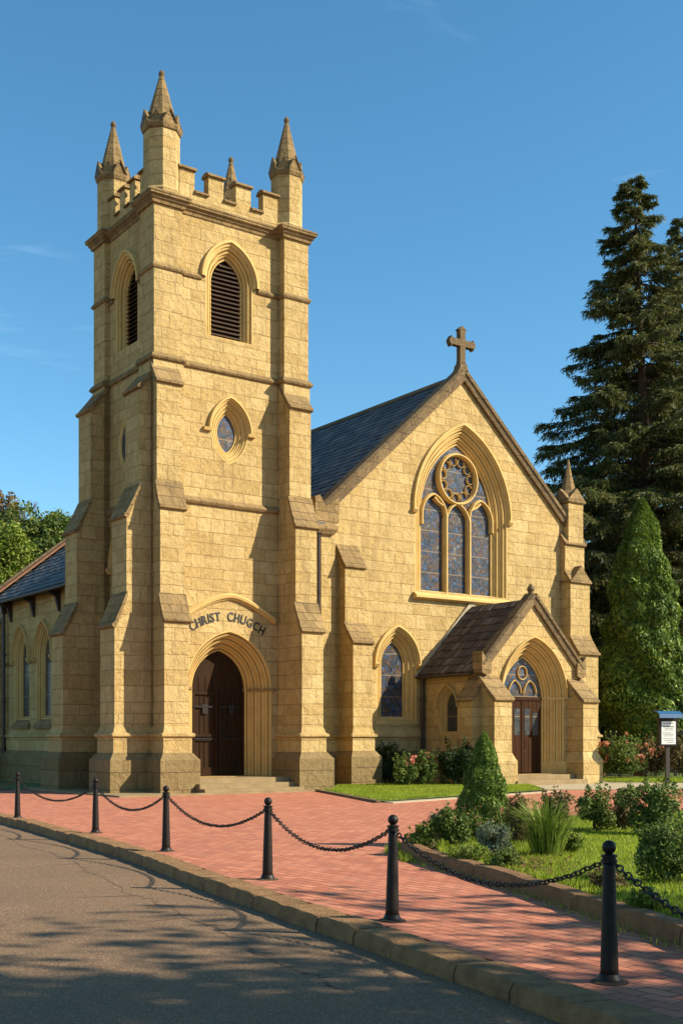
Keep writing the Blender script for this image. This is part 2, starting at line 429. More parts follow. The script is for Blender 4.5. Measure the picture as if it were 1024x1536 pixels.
# ---- tower walls with openings
towholes_f, towholes_s = [], []
f0, s0 = FR(0.0), SD(0.0)
door1, h = opening(f0, 2.52, 0.45, 3.2, 0.95, 1.22, 0.57, 0.80, 4, church, 'door_surround', hood=False, pane=False, drop=0, n=14); towholes_f.append(h)
lw1, h = opening(f0, 2.5, 14.1, 15.75, 0.52, 0.85, 0.32, 0.32, 2, church, 'belfry_window', pane=False, hh=0.2, hoodstop=False, n=12); towholes_f.append(h)
ow1, h = opening(f0, 2.5, 0, 11.12, 0.32, 0.72, 0.34, 0.26, 3, church, 'vesica_window', shape='v', hh=0.12); towholes_f.append(h)
lw2, h = opening(s0, 2.05, 13.95, 15.6, 0.48, 0.80, 0.32, 0.32, 2, church, 'belfry_window', pane=False, hh=0.2, hoodstop=False, n=12); towholes_s.append(h)
ow2, h = opening(s0, 2.12, 0, 10.85, 0.36, 0.80, 0.15, 0.04, 1, church, 'vesica_window', shape='v', hood=False, paneM='glass_dark'); towholes_s.append(h)
sw3, h = opening(s0, 2.15, 5.9, 7.0, 0.55, 0.95, 0.42, 0.30, 2, church, 'lancet_window', paneM='glass_dark', hh=0.12); towholes_s.append(h)
tb = MB()
panel(tb, [(0, 0), (TW, 0), (TW, 17.7), (0, 17.7)], towholes_f, f0)
panel(tb, [(0, 0), (TD, 0), (TD, 17.7), (0, 17.7)], towholes_s, s0)
tb.add([(TW, 0, 0), (TW, TD, 0), (TW, TD, 17.7), (TW, 0, 17.7), (0, TD, 0), (0, TD, 17.7)], [(0, 1, 2, 3), (1, 4, 5, 2)])
tb.add([(0, 0, 17.69), (TW, 0, 17.69), (TW, TD, 17.69), (0, TD, 17.69)], [(0, 1, 2, 3)])
tb.build('tower_wall', 'ashlar', church)
# backing of the belfry (dark inside) and slats
for (par, f, c, zb, zs, s, R) in ((lw1, f0, 2.5, 14.1, 15.75, 0.52, 0.85), (lw2, s0, 2.05, 13.95, 15.6, 0.48, 0.80)):
    mb = MB(); pl = arch(c, zb, zs, s, R); mb.add([f(x, z, 0.42) for x, z in pl], [tuple(range(len(pl)))])
    mb.build('backing', 'timber', par)
    mb = MB(); z = zb + 0.03
    while z < zs + math.sqrt(2 * R * s - s * s) - 0.12:
        hw = s if z + 0.1 < zs else max(0.05, math.sqrt(max(0, R * R - (z + 0.1 - zs) ** 2)) - (R - s))
        mb.prism([(0.20, z), (0.22, z - 0.015), (0.37, z + 0.12), (0.35, z + 0.135)], lambda d, zz: f(c - hw, zz, d), lambda d, zz: f(c + hw, zz, d))
        z += 0.135
    mb.build('louvre_slats', 'louvre', par)

# piers, cornice, strings
piers = [(-0.2, 0.8, -0.2, 0.8), (4.27, 5.25, -0.36, 0.8), (-0.2, 0.8, 3.3, 4.22), (4.25, 5.25, 3.3, 4.22)]
for i, (x0, x1, y0, y1) in enumerate(piers):
    mb = MB(); mb.box(x0, x1, y0, y1, 0, 13.0); q = 0.035
    mb.box(x0 + q, x1 - q, y0 + q, y1 - q, 13.0, 17.6); mb.build('corner_pier', 'ashlar', church)
CORN = [(-0.05, 17.50), (0.035, 17.50), (0.05, 17.58), (0.10, 17.62), (0.10, 17.67), (0.17, 17.71), (0.17, 17.77), (0.19, 17.78), (0.19, 17.82), (0.05, 17.91), (-0.05, 17.92)]
mb = MB(); mb.rings((0, TW, 0, TD), CORN)
for r in piers: mb.rings(r, [(p - 0.0, z + 0.006) for p, z in CORN])
build_each(mb, 'cornice', 'cap', church)
def course(z, p, h=0.16, rects=None, name='string_course'):
    mb = MB()
    for k, r in enumerate(rects): mb.rings(r, [(-0.05, z - h + 0.002 * k), (p * 0.6, z - h + 0.002 * k), (p, z - h * 0.55 + 0.002 * k), (p, z - h * 0.35 + 0.002 * k), (0.012, z + h * 0.5 + 0.002 * k), (-0.05, z + h * 0.5 + 0.002 * k)])
    return build_each(mb, name, 'cap', church)
course(13.02, 0.085, 0.13, [(0, TW, 0, TD)] + piers)
# belfry string (stops at the window surround)
def bar_course(f, s0_, s1_, z, p, h, name='string_course', mat='cap', parent=church):
    mb = MB(); mb.prism([(0.01, z - h), (-p * 0.6, z - h), (-p, z - h * 0.55), (-p, z - h * 0.3), (-0.01, z + h * 0.5), (0.01, z + h * 0.5)], lambda d, zz: f(s0_, zz, d), lambda d, zz: f(s1_, zz, d))
    return mb.build(name, mat, parent)
bar_course(f0, 0.76, 1.50, 15.74, 0.08, 0.11); bar_course(f0, 3.50, 4.31, 15.74, 0.08, 0.11)
bar_course(s0, 0.76, 1.10, 15.60, 0.08, 0.11); bar_course(s0, 3.0, 3.34, 15.60, 0.08, 0.11)
mb = MB()
for r in piers: mb.rings((r[0] + .035, r[1] - .035, r[2] + .035, r[3] - .035), [(-0.03, 15.60), (0.04, 15.60), (0.07, 15.65), (0.07, 15.69), (0.01, 15.77), (-0.03, 15.77)])
build_each(mb, 'string_course', 'cap', church)
bar_course(f0, 0.8, 4.33, 8.92, 0.11, 0.15)
bar_course(s0, 1.0, 3.3, 8.92, 0.10, 0.2)

# parapet with merlons
def parapet(f, a0, a1, th=0.32):
    mb = MB(); cp = MB()
    L = a1 - a0; k = L / 3.45
    seg = [(0, .5, 1), (.5, .98, 0), (.98, 1.5, 1), (1.5, 1.94, 0), (1.94, 2.47, 1), (2.47, 2.92, 0), (2.92, 3.45, 1)]
    for i, (p, q, hi) in enumerate(seg):
        x0, x1 = a0 + p * k, a0 + q * k; top = 18.88 if hi else 18.22
        for mbx, z0, z1, e in ((mb, 17.9, top, 0.0),):
            A = f(x0, z0, 0.02); B = f(x1, z1, th)
            mbx.box(min(A[0], B[0]), max(A[0], B[0]), min(A[1], B[1]), max(A[1], B[1]), z0, z1)
        e = 0.05 if hi else -0.002
        cp.prism([(-0.06, top + 0.002), (-0.06, top + 0.05), (0.02, top + 0.11), (th * .5, top + 0.15), (th, top + 0.11), (th + 0.06, top + 0.05), (th + 0.06, top + 0.002)],
                 lambda d, zz: f(x0 - e, zz, d), lambda d, zz: f(x1 + e, zz, d))
    build_each(mb, 'merlon', 'ashlar', church); build_each(cp, 'parapet_coping', 'cap', church)
parapet(FR(0.0), 0.78, 4.27); parapet(SD(0.0), 0.78, 3.32)
parapet(FR(TD - 0.34), 0.78, 4.27); parapet(SD(TW - 0.34), 0.78, 3.32)

# pinnacles
def pinnacle(cx, cy, r, z0, zc, zt):
    e8 = math.pi / 8
    mb = MB(); mb.lathe([(r * 1.12, z0), (r * 1.12, z0 + 0.12), (r, z0 + 0.2), (r, zc - 0.12)], (cx, cy, 0), 8, e8)
    p = mb.build('pinnacle', 'ashlar', church)
    mb = MB(); mb.lathe([(r * 0.98, zc - 0.14), (r * 1.06, zc - 0.12), (r * 1.14, zc - 0.02), (r * 1.14, zc + 0.05), (r * 1.0, zc + 0.1)], (cx, cy, 0), 8, e8)
    # gablets on eight sides
    ap = r * 1.12 * math.cos(e8); hw = r * 1.16 * math.sin(e8)
    for k in range(8):
        a = k * math.pi / 4; n = Vector((math.cos(a), math.sin(a), 0)); tt = Vector((-n.y, n.x, 0)); c = Vector((cx, cy, 0))
        big = (k % 2 == 0)
        hgt = 0.44 if big else 0.40; wd = hw * (1.02 if big else 0.98); o = ap * .93 + (0.01 if big else 0.0)
        A = c + n * o - tt * wd + Vector((0, 0, zc + 0.05)); B = c + n * o + tt * wd + Vector((0, 0, zc + 0.05)); C = c + n * (o - 0.0) + Vector((0, 0, zc + 0.05 + hgt))
        D = c + n * (o * 0.35) - tt * wd * 0.5 + Vector((0, 0, zc + 0.05)); E_ = c + n * (o * 0.35) + tt * wd * 0.5 + Vector((0, 0, zc + 0.05)); F_ = c + n * (o * 0.35) + Vector((0, 0, zc + hgt * 0.95))
        mb.add([A, B, C, D, E_, F_], [(0, 1, 2), (3, 5, 4), (0, 2, 5, 3), (1, 4, 5, 2), (0, 3, 4, 1)])
        if big:   # raised rim of the gablet
            for (P0, P1) in ((A, C), (C, B)):
                mb.tube([P0 + n * 0.03, P1 + n * 0.03], 0.025, 4)
    mb.build('pinnacle_gablets', 'cap', p)
    mb = MB(); zz = zc + 0.1; Hh = zt - zc - 0.1
    mb.lathe([(r * 0.90, zz), (r * 0.85, zz + Hh * 0.08), (r * 0.60, zz + Hh * 0.38), (r * 0.34, zz + Hh * 0.68), (r * 0.13, zz + Hh * 0.92)], (cx, cy, 0), 8, e8)
    mb.build('spire', 'cap', p)
    mb = MB(); mb.lathe([(0.05, zt - .26), (0.08, zt - 0.23), (0.08, zt - 0.2), (0.05, zt - 0.17), (0.085, zt - 0.11), (0.095, zt - 0.05), (0.07, zt), (0.02, zt + 0.06)], (cx, cy, 0), 10)
    mb.build('finial', 'cope', p)
pinnacle(0.34, 0.34, 0.55, 17.9, 19.95, 21.75); pinnacle(4.76, 0.25, 0.51, 17.9, 19.75, 21.65)
pinnacle(0.32, 3.74, 0.51, 17.9, 19.75, 21.65); pinnacle(4.72, 3.74, 0.5, 17.9, 19.75, 21.75)

# buttresses: profile (projection, z) extruded over a width
def buttress(kind, lo, hi, base, stages, plinth=True, mat='ashlar', name='buttress', capover=0.05, ztop_point=False, widen=0.08):
    """kind 'F': projects toward -v from plane b=base, spans a in lo..hi ; 'L': projects toward -u from plane a=base, spans b ; 'R' toward +u
    stages: list from the top [(ztop_of_slope, zbottom_of_slope, projection_below)]"""
    if kind == 'F': g = lambda s, p, z: (s, base - p, z)
    elif kind == 'L': g = lambda s, p, z: (base - p, s, z)
    else: g = lambda s, p, z: (base + p, s, z)
    pr = []; prev = 0.0
    for (zt, zb, p) in stages: pr += [(prev, zt), (p, zb)]; prev = p
    pr.append((prev, 0.0)); pr.append((-0.06, 0.0)); pr.append((-0.06, stages[0][0]))
    mb = MB(); mb.prism(pr, lambda p, z: g(lo, p, z), lambda p, z: g(hi, p, z))
    o = mb.build(name, mat, church)
    cp = MB(); prev = 0.0
    for (zt, zb, p) in stages:
        e = capover; k = (zt - zb) / max(0.01, p - prev)
        # concave sloping cap slab, overhanging front and sides
        top = [(prev + 0.0, zt + 0.05), (prev + (p - prev) * 0.5, zt + 0.055 - (zt - zb) * 0.5), (p + 0.03, zb + 0.055), (p + 0.09, zb + 0.02), (p + 0.09, zb - 0.05), (p + 0.02, zb - 0.09), (p - 0.03, zb - 0.09), (prev - 0.03, zt - 0.1)]
        cp.prism(top, lambda a, z: g(lo - e, a, z), lambda a, z: g(hi + e, a, z)); prev = p
    build_each(cp, 'weathering_cap', 'cap', o)
    if plinth:
        p = stages[-1][2]; pl = MB()
        def rr(e, z): return [g(lo - e, -0.0 - 0.02, z), g(lo - e, p + e, z), g(hi + e, p + e, z), g(hi + e, -0.02, z)]
        pl.loft([rr(e, z) for e, z in ((0.0, 1.98), (widen * 0.9, 1.80), (widen + 0.07, 1.76), (widen + 0.07, 1.69), (widen, 1.64), (widen, 1.06))], True, True, True)
        pl.build('plinth_moulding', 'ashlar', o)
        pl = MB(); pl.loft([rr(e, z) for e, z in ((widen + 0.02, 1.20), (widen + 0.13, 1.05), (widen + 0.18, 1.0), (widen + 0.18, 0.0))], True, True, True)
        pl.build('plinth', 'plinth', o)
    return o
# tower buttresses
buttress('F', -0.20, 0.60, -0.0, [(13.0, 12.2, 0.42), (9.2, 8.45, 0.64), (5.85, 5.1, 0.90)], widen=0.07)
buttress('L', -0.02, 0.98, -0.0, [(12.75, 12.05, 0.55), (9.15, 8.2, 0.98), (5.9, 4.95, 1.36)], widen=0.07)
buttress('F', 4.30, 5.10, -0.0, [(13.0, 12.1, 0.64), (9.2, 8.3, 0.98), (5.85, 5.0, 1.34)], widen=0.07)
buttress('L', 3.3, 4.25, -0.0, [(13.0, 12.1, 0.66), (9.2, 8.2, 1.12), (5.9, 4.95, 1.58)], widen=0.07)
buttress('R', 0.0, 0.95, TW, [(13.0, 12.2, 0.35), (9.2, 8.4, 0.5), (5.9, 5.0, 0.62)], widen=0.07)

# plinth bands along tower front/side and walls
def wall_plinth(f, s0_, s1_, parent=church):
    mb = MB(); mb.prism([(0.01, 1.95), (-0.08, 1.80), (-0.15, 1.76), (-0.15, 1.69), (-0.09, 1.64), (-0.09, 0), (0.01, 0)], lambda d, z: f(s0_, z, d), lambda d, z: f(s1_, z, d))
    mb.build('plinth_moulding', 'ashlar', parent)
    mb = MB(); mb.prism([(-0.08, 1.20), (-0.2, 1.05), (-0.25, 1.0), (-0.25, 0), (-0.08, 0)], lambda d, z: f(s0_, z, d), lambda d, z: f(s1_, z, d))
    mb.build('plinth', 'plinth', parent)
wall_plinth(s0, 1.0, 3.3)

# imposts of the great door, jamb bases
mb = MB()
for f, c, s, T, D, zs in ((f0, 2.52, 0.95, 0.57, 0.8, 3.2),):
    for sg in (-1, 1):
        xs = [(c + sg * (s - 0.04), D), (c + sg * (s + T * 0.5), D * 0.45), (c + sg * (s + T + 0.12), -0.07)]
        a, b_, c_ = xs
        lo = [f(a[0], zs - 0.07, a[1]), f(b_[0] - sg * 0.05, zs - 0.07, b_[1] - 0.06), f(c_[0] - sg * .14, zs - 0.07, c_[1]), f(c_[0], zs - 0.07, c_[1]), f(c_[0], zs - 0.07, 0.02), f(c_[0], zs - 0.07, D)]
        hi = [(p[0], p[1], zs + 0.02) for p in lo]
        md = [(p[0], p[1], zs - 0.0) for p in lo]
        mb.loft([lo, hi], True, True, True)
build_each(mb, 'impost', 'cap', church)
# label moulding above the inscription
def lab(x):  # ogee-ish line
    u = abs(x - 2.52) / 1.58
    return 6.02 - 0.66 * u ** 1.55
xs = [0.98 + i * (4.10 - 0.98) / 24 for i in range(25)]
mb = MB(); mb.loft([[f0(x, lab(x) + dz, d) for x in xs] for dz, d in ((-0.10, 0.01), (-0.10, -0.05), (-0.05, -0.08), (-0.03, -0.13), (0.05, -0.15), (0.12, -0.04), (0.13, 0.01))], False)
mb.build('label_moulding', 'trim', church)
# inscription
def letters(txt, size, pts_ang, f, name, parent):
    vs, fs = [], []
    for ch, (cx, cz, ang) in zip(txt, pts_ang):
        if ch == ' ': continue
        cu = bpy.data.curves.new('t', 'FONT'); cu.body = ch; cu.size = size; cu.extrude = 0.012; cu.offset = 0.005; cu.align_x = 'CENTER'; cu.resolution_u = 4
        ob = bpy.data.objects.new('t', cu); COL.objects.link(ob)
        dg = bpy.context.evaluated_depsgraph_get(); me = bpy.data.meshes.new_from_object(ob.evaluated_get(dg))
        o = len(vs); ca, sa = math.cos(ang), math.sin(ang); xc = (max(v.co.x for v in me.vertices) + min(v.co.x for v in me.vertices)) / 2
        for v in me.vertices:
            x, y = (v.co.x - xc) * 0.80, v.co.y
            vs.append(f(cx + x * ca - y * sa, cz + x * sa + y * ca, -0.012 - v.co.z))
        for p in me.polygons: fs.append(tuple(i + o for i in p.vertices))
        bpy.data.objects.remove(ob); bpy.data.curves.remove(cu); bpy.data.meshes.remove(me)
    mb = MB(); mb.v = vs; mb.f = fs
    return build_each(mb, name, 'ink', parent)
def glyph_width(ch, size):
    cu = bpy.data.curves.new('t', 'FONT'); cu.body = ch; cu.size = size; ob = bpy.data.objects.new('t', cu); COL.objects.link(ob)
    me = bpy.data.meshes.new_from_object(ob.evaluated_get(bpy.context.evaluated_depsgraph_get())); xs_ = [v.co.x for v in me.vertices]
    bpy.data.objects.remove(ob); bpy.data.curves.remove(cu); bpy.data.meshes.remove(me); return max(xs_) - min(xs_)
txt = "CHRIST CHUGCH"; TS = 0.39; wds = [0.16 if c == ' ' else glyph_width(c, TS) * 0.80 for c in txt]; gap = 0.042
tot = sum(wds) + gap * (len(txt) - 1); acc = 0; Rr = 2.15; PA = []
for ch, w__ in zip(txt, wds):
    th = (acc + w__ / 2 - tot / 2) / Rr; acc += w__ + gap
    PA.append((2.43 + Rr * math.sin(th), 5.27 - Rr + Rr * math.cos(th), -th * 0.85))
letters(txt, TS, PA, f0, 'letter', church)

# double door of the tower
dm = MB(); pl = arch(2.52, 0.45, 3.2, 0.95, 1.22, 0, 12); fd = lambda x, z, d: (x, 0.79 + d, z)
dm.add([fd(x, z, 0) for x, z in pl], [tuple(range(len(pl)))])
door = dm.build('door', 'door', church)
dp = MB()
def dbox(mb, f, x0, x1, z0, z1, d0, d1):
    A = f(x0, z0, d0); B = f(x1, z1, d1); mb.box(min(A[0], B[0]), max(A[0], B[0]), min(A[1], B[1]), max(A[1], B[1]), min(A[2], B[2]), max(A[2], B[2]))
for sg in (-1, 1):
    c = 2.52 + sg * 0.475
    dbox(dp, fd, c - 0.46, c - 0.36, 0.46, 3.1, -0.05, 0.002); dbox(dp, fd, c + 0.36, c + 0.46, 0.46, 3.1, -0.05, 0.002)
    dbox(dp, fd, c - 0.36, c + 0.36, 0.46, 0.72, -0.05, 0.002)
    for z in (1.55, 1.68, 3.0): dbox(dp, fd, c - 0.36, c + 0.36, z, z + 0.09, -0.055, 0.002)
    for k in (-0.16, 0.0, 0.16): dbox(dp, fd, c + k - 0.008, c + k + 0.008, 0.72, 3.0, -0.02, 0.002)
    # planks in the head
    for k in (-0.2, 0.05, 0.28): dbox(dp, fd, c + k - 0.01, c + k + 0.01, 3.1, 3.55, -0.02, 0.002)
dp.build('door_panels', 'door', door)
dh = MB()
for sg in (-1, 1):
    c = 2.52 + sg * 0.475
    for z in (1.62, 2.62): dbox(dh, fd, c - 0.4, c + 0.3, z - 0.025, z + 0.025, -0.075, -0.05)
    dbox(dh, fd, c - 0.1, c + 0.1, 2.4, 2.7, -0.07, -0.05)
build_each(dh, 'hinge', 'iron', door)
dh = MB(); dh.tube([fd(2.60, 1.85, -0.06), fd(2.60, 1.87, -0.12), fd(2.60, 2.05, -0.12), fd(2.60, 2.07, -0.06)], 0.016, 6); dbox(dh, fd, 2.56, 2.64, 1.8, 2.12, -0.06, -0.05)
dh.build('handle', 'iron', door)
# door reveal floor + steps
st = MB(); st.box(0.72, 4.22, -1.05, 1.0, 0.0, 0.44); st.build('step', 'step', church)
st = MB(); st.box(0.72, 4.20, -1.35, -1.05, 0.0, 0.29); st.build('step', 'step', church)
st = MB(); st.box(0.72, 4.18, -1.66, -1.35, 0.0, 0.145); st.build('step', 'step', church)
ap = MB(); ap.box(-2.1, 5.3, -1.95, -1.66, 0.0, 0.05); ap.box(-2.1, -0.4, -1.66, 5.3, 0.0, 0.05); build_each(ap, 'paving_margin', 'step', church)

# ---- nave gable
gh = []
fg = FR(BG)
RZ = 0.0
gw, h = opening(fg, GC_ + 0.0, 7.05, 10.0, 1.74, 3.0, 0.55, 0.42, 3, church, 'great_window', n=16, drop=0.0); gh.append(h)
low, h = opening(fg, 10.42, 2.35, 4.3, 0.5, 0.92, 0.42, 0.34, 3, church, 'lancet_window', n=12, drop=0.1); gh.append(h)
g = MB()
panel(g, [(GL, 0), (GR, 0), (GR, GK), (GC_, GZ), (GL, GK)], gh, fg)
g.add([(GL, BG, 0), (GL, 26, 0), (GL, 26, GK), (GL, BG, GK), (GR, BG, 0), (GR, 26, 0), (GR, 26, GK), (GR, BG, GK), (GC_, 26, GZ)], [(0, 3, 2, 1), (4, 5, 6, 7), (1, 2, 8, 6, 5)])
g.build('nave_wall', 'ashlar', church)
# infill between tower and nave
g = MB(); g.box(TW, GL, 2.6, 2.9, 0, 9.0); g.build('link_wall', 'ashlar', church)
# tracery of the great window
tr = MB(); D0, D1 = 0.20, 0.42
def bar2(mb, pts, wd, f, d0, d1, closed=False):
    """strip of width wd following 2-D pts, with chamfered mouldings, between depths d0 (front) and d1"""
    n = len(pts); L = []
    for i, p in enumerate(pts):
        a = pts[(i - 1) % n] if closed or i > 0 else p; b = pts[(i + 1) % n] if closed or i < n - 1 else p
        tx, tz = b[0] - a[0], b[1] - a[1]; l = math.hypot(tx, tz) or 1; nx, nz_ = -tz / l, tx / l
        h = wd / 2; e = (d1 - d0) * 0.45
        L.append([f(p[0] - nx * h, p[1] - nz_ * h, d1), f(p[0] - nx * h, p[1] - nz_ * h, d0 + e), f(p[0] - nx * h * .35, p[1] - nz_ * h * .35, d0), f(p[0] + nx * h * .35, p[1] + nz_ * h * .35, d0), f(p[0] + nx * h, p[1] + nz_ * h, d0 + e), f(p[0] + nx * h, p[1] + nz_ * h, d1)])
    if closed: L.append(L[0])
    o = len(mb.v)
    mb.loft(L, False)
cG = GC_; rc = (cG, 11.42); rr_ = 0.93
bar2(tr, [(rc[0] + rr_ * math.cos(a), rc[1] + rr_ * math.sin(a)) for a in [i * math.pi / 18 for i in range(36)]], 0.13, fg, D0 - 0.02, D1, True)
lw_ = 3.48 / 3
for k in (-0.5, 0.5): bar2(tr, [(cG + k * lw_, 7.0), (cG + k * lw_, 9.9)], 0.17, fg, D0, D1)
for k, zs_, ex in ((-1, 9.95, 0), (0, 9.72, 0), (1, 9.95, 0)):
    c = cG + k * lw_; s_ = lw_ / 2
    pts = arch(c, 0, zs_, s_, 0.82, 0, 9, False)
    bar2(tr, [(c - s_, zs_ - 0.4)] + pts + [(c + s_, zs_ - 0.4)], 0.12, fg, D0 + 0.015, D1 - 0.002)
for sg in (-1, 1):   # side ribs rising from the lights to the ring
    bar2(tr, [(cG + sg * 0.62, 10.30), (cG + sg * 0.95, 10.45), (cG + sg * 1.15, 10.62)], 0.12, fg, D0 + 0.03, D1 - 0.002)
# foils in the rose
for k in range(11):
    a = k * 2 * math.pi / 11 + .1; c = (rc[0] + 0.69 * math.cos(a), rc[1] + 0.69 * math.sin(a))
    bar2(tr, [(c[0] + 0.165 * math.cos(t), c[1] + 0.165 * math.sin(t)) for t in [a + math.pi * .30 + i * math.pi * 1.40 / 12 for i in range(13)]], 0.028, fg, D0 + 0.12, D1 - 0.004)
tr.build('tracery', 'trim', gw)
sb = MB(); sb.prism([(0.30, 7.12), (-0.14, 6.93), (-0.22, 6.86), (-0.22, 6.78), (-0.10, 6.72), (0.005, 6.72), (0.005, 6.9), (0.3, 6.9)], lambda d, z: fg(11.15, z, d), lambda d, z: fg(15.95, z, d))
sb.build('sill', 'trim', gw)
sb = MB(); sb.prism([(0.30, 2.42), (-0.02, 2.22), (-0.02, 2.15), (0.01, 2.15)], lambda d, z: fg(9.48, z, d), lambda d, z: fg(11.36, z, d)); sb.build('sill', 'trim', low)
wall_plinth(fg, GL - 0.02, GR)
# coping of the gable, kneelers
cp = MB()
def slope_cope(mb, p0, p1, b0, b1, th=0.22, wd=0.0):
    (x0, z0), (x1, z1) = p0, p1; L = math.hypot(x1 - x0, z1 - z0); nx, nz_ = -(z1 - z0) / L, (x1 - x0) / L
    if nz_ < 0: nx, nz_ = -nx, -nz_
    sec = [(b0 + 0.10, -0.22), (b0 + 0.02, -0.20), (b0, -0.10), (b0 - 0.02, -0.02), (b0 - 0.06, 0.0), (b0 - 0.06, th * .6), (b0 + .04, th), (b1 - 0.04, th), (b1, th * .6), (b1, -0.1)]
    mb.loft([[(x0 + nx * o, bb, z0 + nz_ * o) for bb, o in sec], [(x1 + nx * o, bb, z1 + nz_ * o) for bb, o in sec]], True, True, True)
slope_cope(cp, (GL - 0.1, GK - 0.1), (GC_, GZ + 0.02), BG - 0.14, BG + 0.42)
slope_cope(cp, (GR + 0.1, GK - 0.1), (GC_, GZ + 0.025), BG - 0.141, BG + 0.421)
cp.build('gable_coping', 'cope', church)
kn = MB(); kn.prism([(GL - 0.5, GK - 0.45), (GL - 0.5, GK + 0.35), (GL - 0.3, GK + 0.42), (GL - 0.05, GK + 0.05), (GL + 0.5, GK + 0.42), (GL + 0.5, GK - 0.45), (GL + 0.2, GK - 0.62), (GL - 0.3, GK - 0.62)], lambda x, z: (x, BG - 0.24, z), lambda x, z: (x, BG + 0.5, z))
build_each(kn, 'kneeler', 'cap', church)
kn = MB(); kn.rings((GL - 0.32, GL + 0.32, BG - 0.2, BG + 0.5), [(0, GK - 0.9), (0.1, GK - 0.72), (0.1, GK - 0.6), (0, GK - 0.56)]); build_each(kn, 'kneeler', 'cap', church)
kn = MB(); kn.box(GL - 0.16, GL + 0.42, BG - 0.1, BG + 0.5, 0, GK - 0.7); kn.build('corner_pier', 'ashlar', church)
# cross
xz = GZ + 0.1
cr_ = MB(); cr_.prism([(-0.45, -0.28), (0.45, -0.28), (0.20, 0.12), (0.15, 0.3), (-0.15, 0.3), (-0.20, 0.12)], lambda x, z: (GC_ + x, BG - 0.08, xz + z), lambda x, z: (GC_ + x, BG + 0.28, xz + z))
cr_o = cr_.build('cross_base', 'cope', church)
cr_ = MB(); w_ = 0.125; aw = 0.62; zc = 1.10
P2 = [(-0.17, 0.25), (-w_, 0.45), (-w_, zc - w_), (-aw + .12, zc - w_ * 1.0), (-aw + 0.08, zc - w_ * 1.6), (-aw - 0.02, zc - 0.02), (-aw - .02, zc + .02), (-aw + 0.08, zc + w_ * 1.6), (-aw + .12, zc + w_), (-w_, zc + w_), (-w_, 1.55), (-w_ * 1.6, 1.60), (-0.02, 1.74)]
P2 = P2 + [(-x, z) for x, z in P2[::-1]]
cr_.prism(P2, lambda x, z: (GC_ + x, BG - 0.02, xz + z), lambda x, z: (GC_ + x, BG + 0.2, xz + z)); cr_.build('cross', 'cope', cr_o)

# gable buttresses
buttress('F', 7.80, 8.62, BG, [(8.35, 7.6, 0.45), (5.6, 4.95, 0.92)], widen=0.06)
buttress('F', 18.75, 19.85, BG, [(9.9, 9.45, 0.25), (8.35, 7.9, 0.55), (5.7, 5.0, 1.0)], widen=0.06)
buttress('R', BG, BG + 1.0, GR, [(7.7, 6.9, 0.45), (6.0, 5.2, 0.85)], widen=0.06)
# right pinnacle on the corner
def square_pinnacle(cx, cy, h, z0, z1, zt):
    mb = MB(); mb.box(cx - h, cx + h, cy - h, cy + h, z0, z1); p = mb.build('pinnacle', 'ashlar', church)
    mb = MB(); mb.rings((cx - h, cx + h, cy - h, cy + h), [(0, z1 - 0.1), (0.08, z1 - 0.02), (0.08, z1 + 0.05), (0.0, z1 + 0.08)])
    for dx, dy in ((0, -1), (0, 1), (-1, 0), (1, 0)):
        n = Vector((dx, dy, 0)); t_ = Vector((-dy, dx, 0)); c = Vector((cx, cy, z1 + 0.05)); o = h + 0.06
        mb.add([c + n * o - t_ * (h + .08), c + n * o + t_ * (h + .08), c + n * o + Vector((0, 0, .5)), c + n * 0.05 - t_ * .1, c + n * 0.05 + t_ * .1, c + n * 0.05 + Vector((0, 0, .5))], [(0, 1, 2), (3, 5, 4), (0, 2, 5, 3), (1, 4, 5, 2), (0, 3, 4, 1)])
    mb.build('pinnacle_gablets', 'cap', p)
    mb = MB(); mb.lathe([(h * 1.05, z1 + 0.1), (h * 0.75, z1 + 0.5), (h * 0.4, z1 + (zt - z1) * 0.6), (0.03, zt)], (cx, cy, 0), 8, math.pi / 8); mb.build('spire', 'cap', p)
square_pinnacle(19.35, BG + 0.15, 0.42, 9.4, 11.15, 12.95)
gb = MB(); c = 19.3   # gablet on the buttress
gb.add([(c - .62, BG - .62, 7.85), (c + .62, BG - .62, 7.85), (c, BG - .62, 8.55), (c - .62, BG, 7.85), (c + .62, BG, 7.85), (c, BG, 8.55)], [(0, 1, 2), (3, 5, 4), (0, 2, 5, 3), (1, 4, 5, 2)])
gb.build('buttress_gablet', 'cap', church)
# nave roof
sz = (GZ - GK) / (GC_ - GL); L0 = 24.0
quad_roof('nave_roof', 'slate', church, (GL - 0.42, BG + 0.3, GK - 0.42 * sz), (0, L0, 0), (GC_ - GL + 0.42, 0, GZ - GK + 0.42 * sz), 66, 27, th=0.03)
quad_roof('nave_roof', 'slate', church, (GR + 0.42, BG + 0.3, GK - 0.42 * sz), (0, L0, 0), (-(GR - GC_) - 0.42, 0, GZ - GK + 0.42 * sz), 40, 20, th=0.03)
rd = MB(); rd.prism([(-.2, -.12), (-.05, .08), (.05, .08), (.2, -.12)], lambda x, z: (GC_ + x, BG + .35, GZ + z), lambda x, z: (GC_ + x, BG + 24, GZ + z)); rd.build('ridge_tiles', 'cope', church)
# gutters and downpipes
def pipe(x, y, z0, z1, hop=True, r=0.055):
    mb = MB(); mb.tube([(x, y, z0), (x, y, z1)], r, 8)
    z = z0 + 1.2
    while z < z1 - .3: mb.tube([(x, y, z), (x, y, z + 0.09)], r * 1.45, 8); z += 1.8
    if hop: mb.rings((x - .1, x + .1, y - .09, y + .09), [(0.0, z1 - .05), (0.06, z1 + .25), (0.06, z1 + .33), (0.0, z1 + .33)])
    return mb.build('downpipe', 'pipe', church)
pipe(GL - 0.28, BG - 0.12, 0, 8.7)

